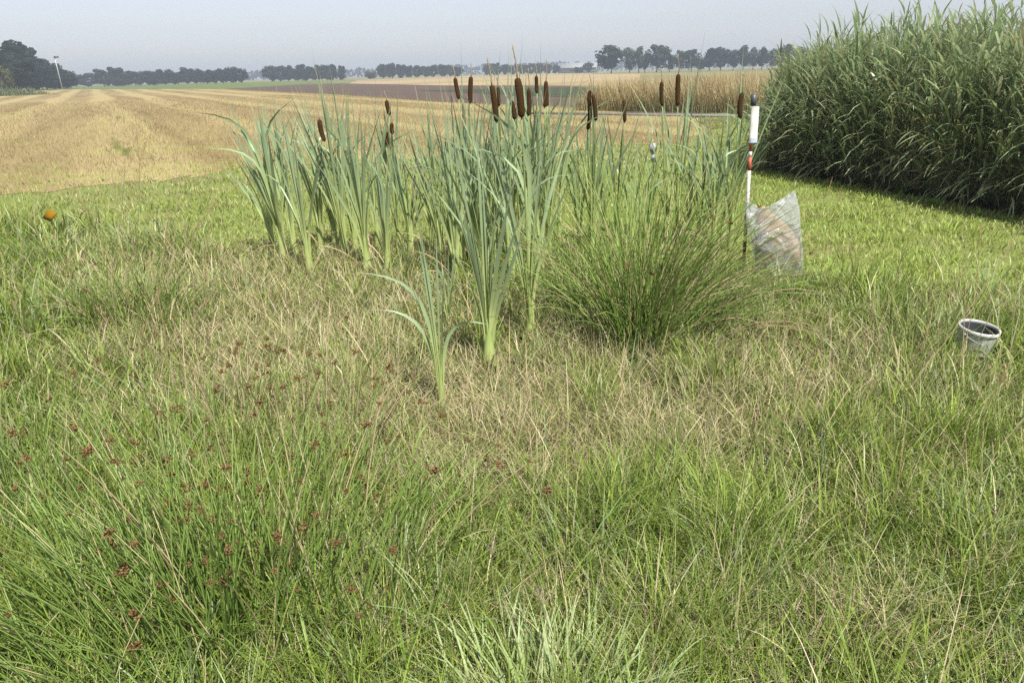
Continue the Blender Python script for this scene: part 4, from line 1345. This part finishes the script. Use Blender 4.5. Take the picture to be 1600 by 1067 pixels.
for nm, y0, y1, mt, rr in [('rusty_tip', 428, 388, 'rust', .0125), ('red_band', 388, 365, 'rust', .0135), ('white_band', 365, 261, 'white', .0135), ('red_band', 261, 240, 'red', .0135), ('white_band', 240, 232, 'white', .0135), ('red_band', 232, 172, 'red', .0135), ('white_band', 172, 160, 'white', .0135), ('cap', 164, 147, 'cap', .021)]:
    b = Bag(); f0, f1 = on_pole(y0), on_pole(y1)
    if nm == 'cap': f1 = 1.0
    tube(b, [Dp * f0, Dp * (f0 * .5 + f1 * .5), Dp * f1], [rr] * 3, 12)
    link(nm, b.mesh(nm, False), o, M[mt])
# curled label strapped to the pole
b = Bag()
m_, nn = 9, 9
V = []
for j in range(m_):
    f = on_pole(219) + (on_pole(165) - on_pole(219)) * j / (m_ - 1)
    c = Dp * f
    for i in range(nn):
        u_ = i / (nn - 1)
        a = -2.6 + 2.1 * u_
        p = c + np.array([math.cos(a) * .022 + .030 * max(0, u_ - .25), math.sin(a) * .018 - .006, 0]) + np.array([0, -.002 * math.sin(j * 1.7), 0])
        V.append(p)
V = np.array(V)
Vb = V + np.array([0, .0012, 0])
Qs = []
for j in range(m_ - 1):
    for i in range(nn - 1):
        a_ = j * nn + i
        Qs += [(a_, a_ + 1, a_ + nn + 1, a_ + nn), (a_ + m_ * nn, a_ + m_ * nn + nn, a_ + m_ * nn + nn + 1, a_ + m_ * nn + 1)]
b.add(np.concatenate([V, Vb]), Qs)
lab_o = link('label_sheet', b.mesh('label_sheet', True), o, M['paper'])
b = Bag()
V2 = V.reshape(m_, nn, 3)[0:2].reshape(-1, 3) + np.array([0, -.0025, 0]); V2[:, 2] += .003
b.add(V2, [(i, i + 1, nn + i + 1, nn + i) for i in range(nn - 1)])
link('print_smudge', b.mesh('print_smudge', True), lab_o, M['smudge'])

# ------------------------------------------------------------------ clear plastic bag with a paper sack in it
def plastic_mat():
    m, t, b, out = mat_new('milky plastic film')
    tc = N(t, 'ShaderNodeTexCoord')
    no = N(t, 'ShaderNodeTexNoise', Scale=5.5, Detail=2.0, Distortion=1.6)
    t.links.new(tc.outputs['Object'], no.inputs['Vector'])
    b.inputs['Base Color'].default_value = (.70, .72, .74, 1)
    b.inputs['Roughness'].default_value = .22
    b.inputs['Specular IOR Level'].default_value = .6
    bp = N(t, 'ShaderNodeBump', Strength=1.0, Distance=.05)
    t.links.new(no.outputs['Fac'], bp.inputs['Height'])
    t.links.new(bp.outputs[0], b.inputs['Normal'])
    tl = N(t, 'ShaderNodeBsdfTranslucent'); tl.inputs['Color'].default_value = (.72, .74, .76, 1)
    m1 = N(t, 'ShaderNodeMixShader', Fac=.4)
    t.links.new(b.outputs[0], m1.inputs[1]); t.links.new(tl.outputs[0], m1.inputs[2])
    tp = N(t, 'ShaderNodeBsdfTransparent'); tp.inputs['Color'].default_value = (.95, .96, .96, 1)
    mr = N(t, 'ShaderNodeMapRange')
    mr.inputs[1].default_value, mr.inputs[2].default_value, mr.inputs[3].default_value, mr.inputs[4].default_value = .40, .66, .24, .58
    t.links.new(no.outputs['Fac'], mr.inputs[0])
    m2 = N(t, 'ShaderNodeMixShader')
    t.links.new(mr.outputs[0], m2.inputs[0])
    t.links.new(tp.outputs[0], m2.inputs[1]); t.links.new(m1.outputs[0], m2.inputs[2])
    t.links.new(m2.outputs[0], out.inputs['Surface'])
    return m


M['film'] = plastic_mat()
M['kraft_dark'] = plain_mat('dark brown paper', (.085, .065, .042), .8, .2, 20., .3, .5)  # darker brown for the lower sack
M['kraft'] = plain_mat('brown kraft paper', (.33, .23, .11), .8, .2, 25., .2, .4, 0, (.22, .17, .11), 9.)
Yb = bag_at.y
# outline in photo pixels, bottom to top
rows = [(0.0, 1181, 1252), (.1, 1178, 1255), (.3, 1177, 1255), (.55, 1170, 1252), (.8, 1166, 1249), (1.0, 1163, 1243)]
bx0 = bag_at
V, NU, NV = [], 28, 22
for j in range(NV):
    v_ = j / (NV - 1)
    xl = np.interp(v_, [r_[0] for r_ in rows], [r_[1] for r_ in rows]); xr = np.interp(v_, [r_[0] for r_ in rows], [r_[2] for r_ in rows])
    for i in range(NU):
        u_ = i / NU * 2 * math.pi
        s = (math.cos(u_) + 1) / 2                # 0 left .. 1 right
        # rim: left corner, dip, high right corner
        topy = np.interp(s, [0, .12, .32, .55, .95, 1], [314, 318, 328, 321, 300, 299])
        boty = 437
        pyy = boty + (topy - boty) * v_
        pxx = xl + (xr - xl) * s
        th_ = (.10 * math.sin(math.pi * min(1, .25 + v_ * .75)) ** .7 + .012) * (1 - .75 * v_ ** 3) * abs(math.sin(u_)) ** .6 * (1 if math.sin(u_) > 0 else -1)
        th_ += .008 * math.sin(9 * s + 7 * v_) + .006 * math.sin(23 * v_ + 4 * s) * (1 - v_ * .5) + .004 * math.sin(31 * s - 12 * v_)
        yy = Yb + .05 - .04 * v_ + th_
        p = at(pxx, pyy, yy)
        V.append((p.x, p.y, max(p.z, .005) if j else .005))
Q = [(j * NU + i, j * NU + (i + 1) % NU, (j + 1) * NU + (i + 1) % NU, (j + 1) * NU + i) for j in range(NV - 1) for i in range(NU)]
o = empty('plastic_bag', (bx0.x, bx0.y, 0), 'open milky clear plastic bag standing in the grass beside the striped pole', 'bag')
me = raw_mesh('film', np.array(V) - np.array([bx0.x, bx0.y, 0]), Q, [], None, True)
link('film', me, o, M['film'])
b = Bag()
tube(b, np.array(V[(NV - 1) * NU:] + V[(NV - 1) * NU:(NV - 1) * NU + 1]) - np.array([bx0.x, bx0.y, 0]), .0035, 5, (.8, .8, .8), False)
link('hem', b.mesh('hem', True), o, M['film'])


def sack(pts_px, Yc, thick, label, seed, mt='kraft'):
    """crumpled paper sack: a pillow over an outline given as left/right columns per row"""
    r_ = np.random.default_rng(seed)
    V = []; n1, n2 = 14, 12
    for j in range(n2):
        v_ = j / (n2 - 1)
        yy_ = np.interp(v_, np.linspace(0, 1, len(pts_px)), [q[0] for q in pts_px])
        xl = np.interp(v_, np.linspace(0, 1, len(pts_px)), [q[1] for q in pts_px]); xr = np.interp(v_, np.linspace(0, 1, len(pts_px)), [q[2] for q in pts_px])
        slope = pts_px[0][3]
        for i in range(n1):
            u_ = i / n1 * 2 * math.pi
            s = (math.cos(u_) + 1) / 2
            tz = thick * math.sin(math.pi * (.12 + .8 * v_)) * abs(math.sin(u_)) ** .7 * (1 if math.sin(u_) > 0 else -1) + r_.normal(0, .006)
            p = at(xl + (xr - xl) * s + r_.normal(0, .8), yy_ + slope * (s - .5) + r_.normal(0, 1.0), Yc + tz)
            V.append(np.array((p.x, p.y, max(p.z, .015))))
    base = np.array([np.mean([v[0] for v in V]), Yc, min(v[2] for v in V)])
    Q = [(j * n1 + i, j * n1 + (i + 1) % n1, (j + 1) * n1 + (i + 1) % n1, (j + 1) * n1 + i) for j in range(n2 - 1) for i in range(n1)]
    T = []
    V.append(np.mean(V[:n1], axis=0)); V.append(np.mean(V[(n2 - 1) * n1:n2 * n1], axis=0))
    for i in range(n1):
        T += [(n1 * n2, (i + 1) % n1, i), (n1 * n2 + 1, (n2 - 1) * n1 + i, (n2 - 1) * n1 + (i + 1) % n1)]
    me = raw_mesh('paper_sack', np.array(V) - base, Q, T)
    ob = link('paper_sack', me, None, M[mt])
    ob.location = base
    return tag(ob, label, 'paper sack', 'paper sacks in the plastic bag')


sack([(433, 1183, 1250, 0), (415, 1180, 1252, 0), (395, 1179, 1252, 0), (375, 1180, 1250, 0), (352, 1184, 1240, 0)], Yb + .055, .052, 'darker crumpled paper sack low inside the plastic bag', 1, 'kraft_dark')
sack([(398, 1206, 1251, 26), (380, 1190, 1250, 30), (362, 1180, 1248, 30), (345, 1180, 1236, 22), (333, 1190, 1222, 8)], Yb + .022, .030, 'light tan paper sack folded over the top inside the plastic bag', 2)

# ------------------------------------------------------------------ bucket
M['bucket'] = plain_mat('grey bucket plastic', (.36, .375, .39), .35, .5, 12., .12, 0, 0, (.30, .27, .22), 7.)
M['bucket_shade'] = plain_mat('shade toned bucket inside', (.055, .062, .07), .5, .4, 9., .2, 0, 0, (.10, .10, .095), 8.)  # shade inside the bucket put into the colour, darker than the outside
M['bucket_in'] = plain_mat('bucket rim plastic', (.5, .5, .48), .4, .5, 12., .06)
g = bucket_at
o = empty('bucket', (g.x, g.y, 0), 'small grey bucket with a white rim standing in the grass at the right', 'bucket')
o.rotation_euler = (R(7), R(1.5), R(20))
o.scale = (.94, .94, .88)
b = Bag()
lathe(b, [(.1035, .186), (.1065, .186), (.107, .18), (.097, .05), (.0945, .0), (.0, .0)], 40)
link('body', b.mesh('body', True), o, M['bucket'])
b = Bag()
lathe(b, [(.1045, .176), (.1055, .200), (.1085, .2025), (.1135, .201), (.1145, .180), (.1105, .176)], 40, loop=True)
link('rim', b.mesh('rim', True), o, M['bucket_in'])
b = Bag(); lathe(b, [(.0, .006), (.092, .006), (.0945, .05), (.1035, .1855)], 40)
link('inner_wall', b.mesh('inner_wall', True), o, M['bucket_shade'])
b = Bag()
th = np.linspace(0, math.pi, 17)
tube(b, np.stack([.113 * np.cos(th), -.122 * np.sin(th) * .98, .165 - .045 * np.sin(th)], 1), .0022, 6)
link('handle', b.mesh('handle', True), o, M['galv'])
for s in (-1, 1):
    b = Bag(); box(b, (s * .113 - .006, -.009, .155), (s * .113 + .005, .009, .175)); link('handle_lug', b.mesh('handle_lug'), o, M['bucket_in'])

# ------------------------------------------------------------------ yellow plot marker
M['yellow'] = plain_mat('ochre enamel', (.19, .105, .004), .7, .15, 30., .05)
Yp = G(88, 385).y
A, B = np.array(G(90, 392)), np.array(at(79.5, 345, Yp))
o = empty('plot_marker', A, 'ochre yellow diamond shaped marker plate on a thin stake at the left', 'marker')
b = Bag(); tube(b, [np.zeros(3), (B - A) * .5, B - A], [.004, .004, .004], 8); link('stake', b.mesh('stake'), o, M['yellow'])
b = Bag()
cor = [(66, 341), (73.5, 329), (78, 328), (88, 332), (88.8, 334), (87, 338), (80, 345.5), (77, 346)]
front = [np.array(at(x_, y_, Yp - .015 + .012 * math.sin(x_))) - A for x_, y_ in cor]
front = [np.array(at(x_, y_, Yp - .02 + (y_ - 336) * -.0035)) - A for x_, y_ in cor]
n_ = len(front)
V = front + [p + np.array([.0, .004, .002]) for p in front] + [np.mean(front, axis=0), np.mean(front, axis=0) + np.array([0, .004, .002])]
T = [(2 * n_, (i + 1) % n_, i) for i in range(n_)] + [(2 * n_ + 1, n_ + i, n_ + (i + 1) % n_) for i in range(n_)]
Q = [(i, (i + 1) % n_, n_ + (i + 1) % n_, n_ + i) for i in range(n_)]
b.add(V, Q, T)
link('plate', b.mesh('plate'), o, M['yellow'])

# ------------------------------------------------------------------ crumpled foil strip hanging on a thin stick
M['foil'] = plain_mat('dull aluminium foil', (.24, .24, .255), .5, .4, 60., .5, .8, .4)
M['stick'] = plain_mat('dry wood stick', (.36, .28, .17), .8, .2, 30., .25)
A = np.array(G(1021, 300)); Yf = A[1]
B = np.array(at(1018, 185, Yf))
o = empty('foil_marker', A, 'thin stick carrying a twisted strip of silver foil behind the rush clump', 'marker')
b = Bag(); tube(b, [np.zeros(3), (B - A) * .5 + np.array([.01, 0, 0]), B - A], [.006, .005, .004], 6); link('stake', b.mesh('stake'), o, M['stick'])
b = Bag()
rowsf = [(224, 1016, 1026, -.03), (229, 1016, 1026, -.045), (234, 1015, 1025, -.06), (237, 1015, 1024, -.03), (240, 1018, 1024, -.005), (243, 1018, 1026, -.035), (248, 1017, 1028, -.06), (251, 1018, 1028, -.035), (254, 1018, 1028, -.02)]
V = []
for y_, x0, x1, dy in rowsf:
    for i in range(4):
        p = np.array(at(x0 + (x1 - x0) * i / 3, y_, Yf + dy * 1.3 - .012 * (1 if i in (1, 2) else 0) + random.gauss(0, .004))) - A
        V.append(p)
n_ = len(rowsf)
Q = [(j * 4 + i, j * 4 + i + 1, j * 4 + 5 + i, j * 4 + 4 + i) for j in range(n_ - 1) for i in range(3)]
V2 = [p + np.array([0, .003, 0]) for p in V]
b.add(V + V2, Q + [tuple(q + n_ * 4 for q in qq[::-1]) for qq in Q])
link('foil_strip', b.mesh('foil_strip', True), o, M['foil'])

# ------------------------------------------------------------------ broad leaved weeds at the foot of the reeds
wk = 'broad leaved weeds at the reed edge'
wp = None
for i, (px, py, s, lab) in enumerate([(1403, 302, 1.0, 'bright broad leaved weed under the middle of the reed bed'), (1458, 322, .9, 'broad leaved weed at the reed edge, right of the bright one'), (1345, 296, .7, 'small broad leaved weed at the reed edge, left of the bright one'), (1530, 338, .6, 'small broad leaved weed at the reed edge above the bucket')]):
    if wp is None:
        wp = empty('dock_plant', (0, 0, 0), lab, 'weed', wk)
        for k_ in range(7):
            c_ = pal(.14, .22, .04) * random.uniform(.9, 1.25)
            lf = link('leaf', leaf_ribbon_mesh('leaf', random.uniform(.12, .2), random.uniform(.05, .07), random.uniform(.2, .7), random.uniform(.4, 1.0), c_, c_, 6, .25, .2), wp, M['grass'])
            lf.rotation_euler.z = k_ * .9 + random.gauss(0, .2)
        o = wp
    else:
        o = copy_tree(wp)
    p = G(px, py)
    o.location = (p.x, p.y, 0); o.scale = (s, s, s); o.rotation_euler.z = i * 1.7
    o['label'] = lab
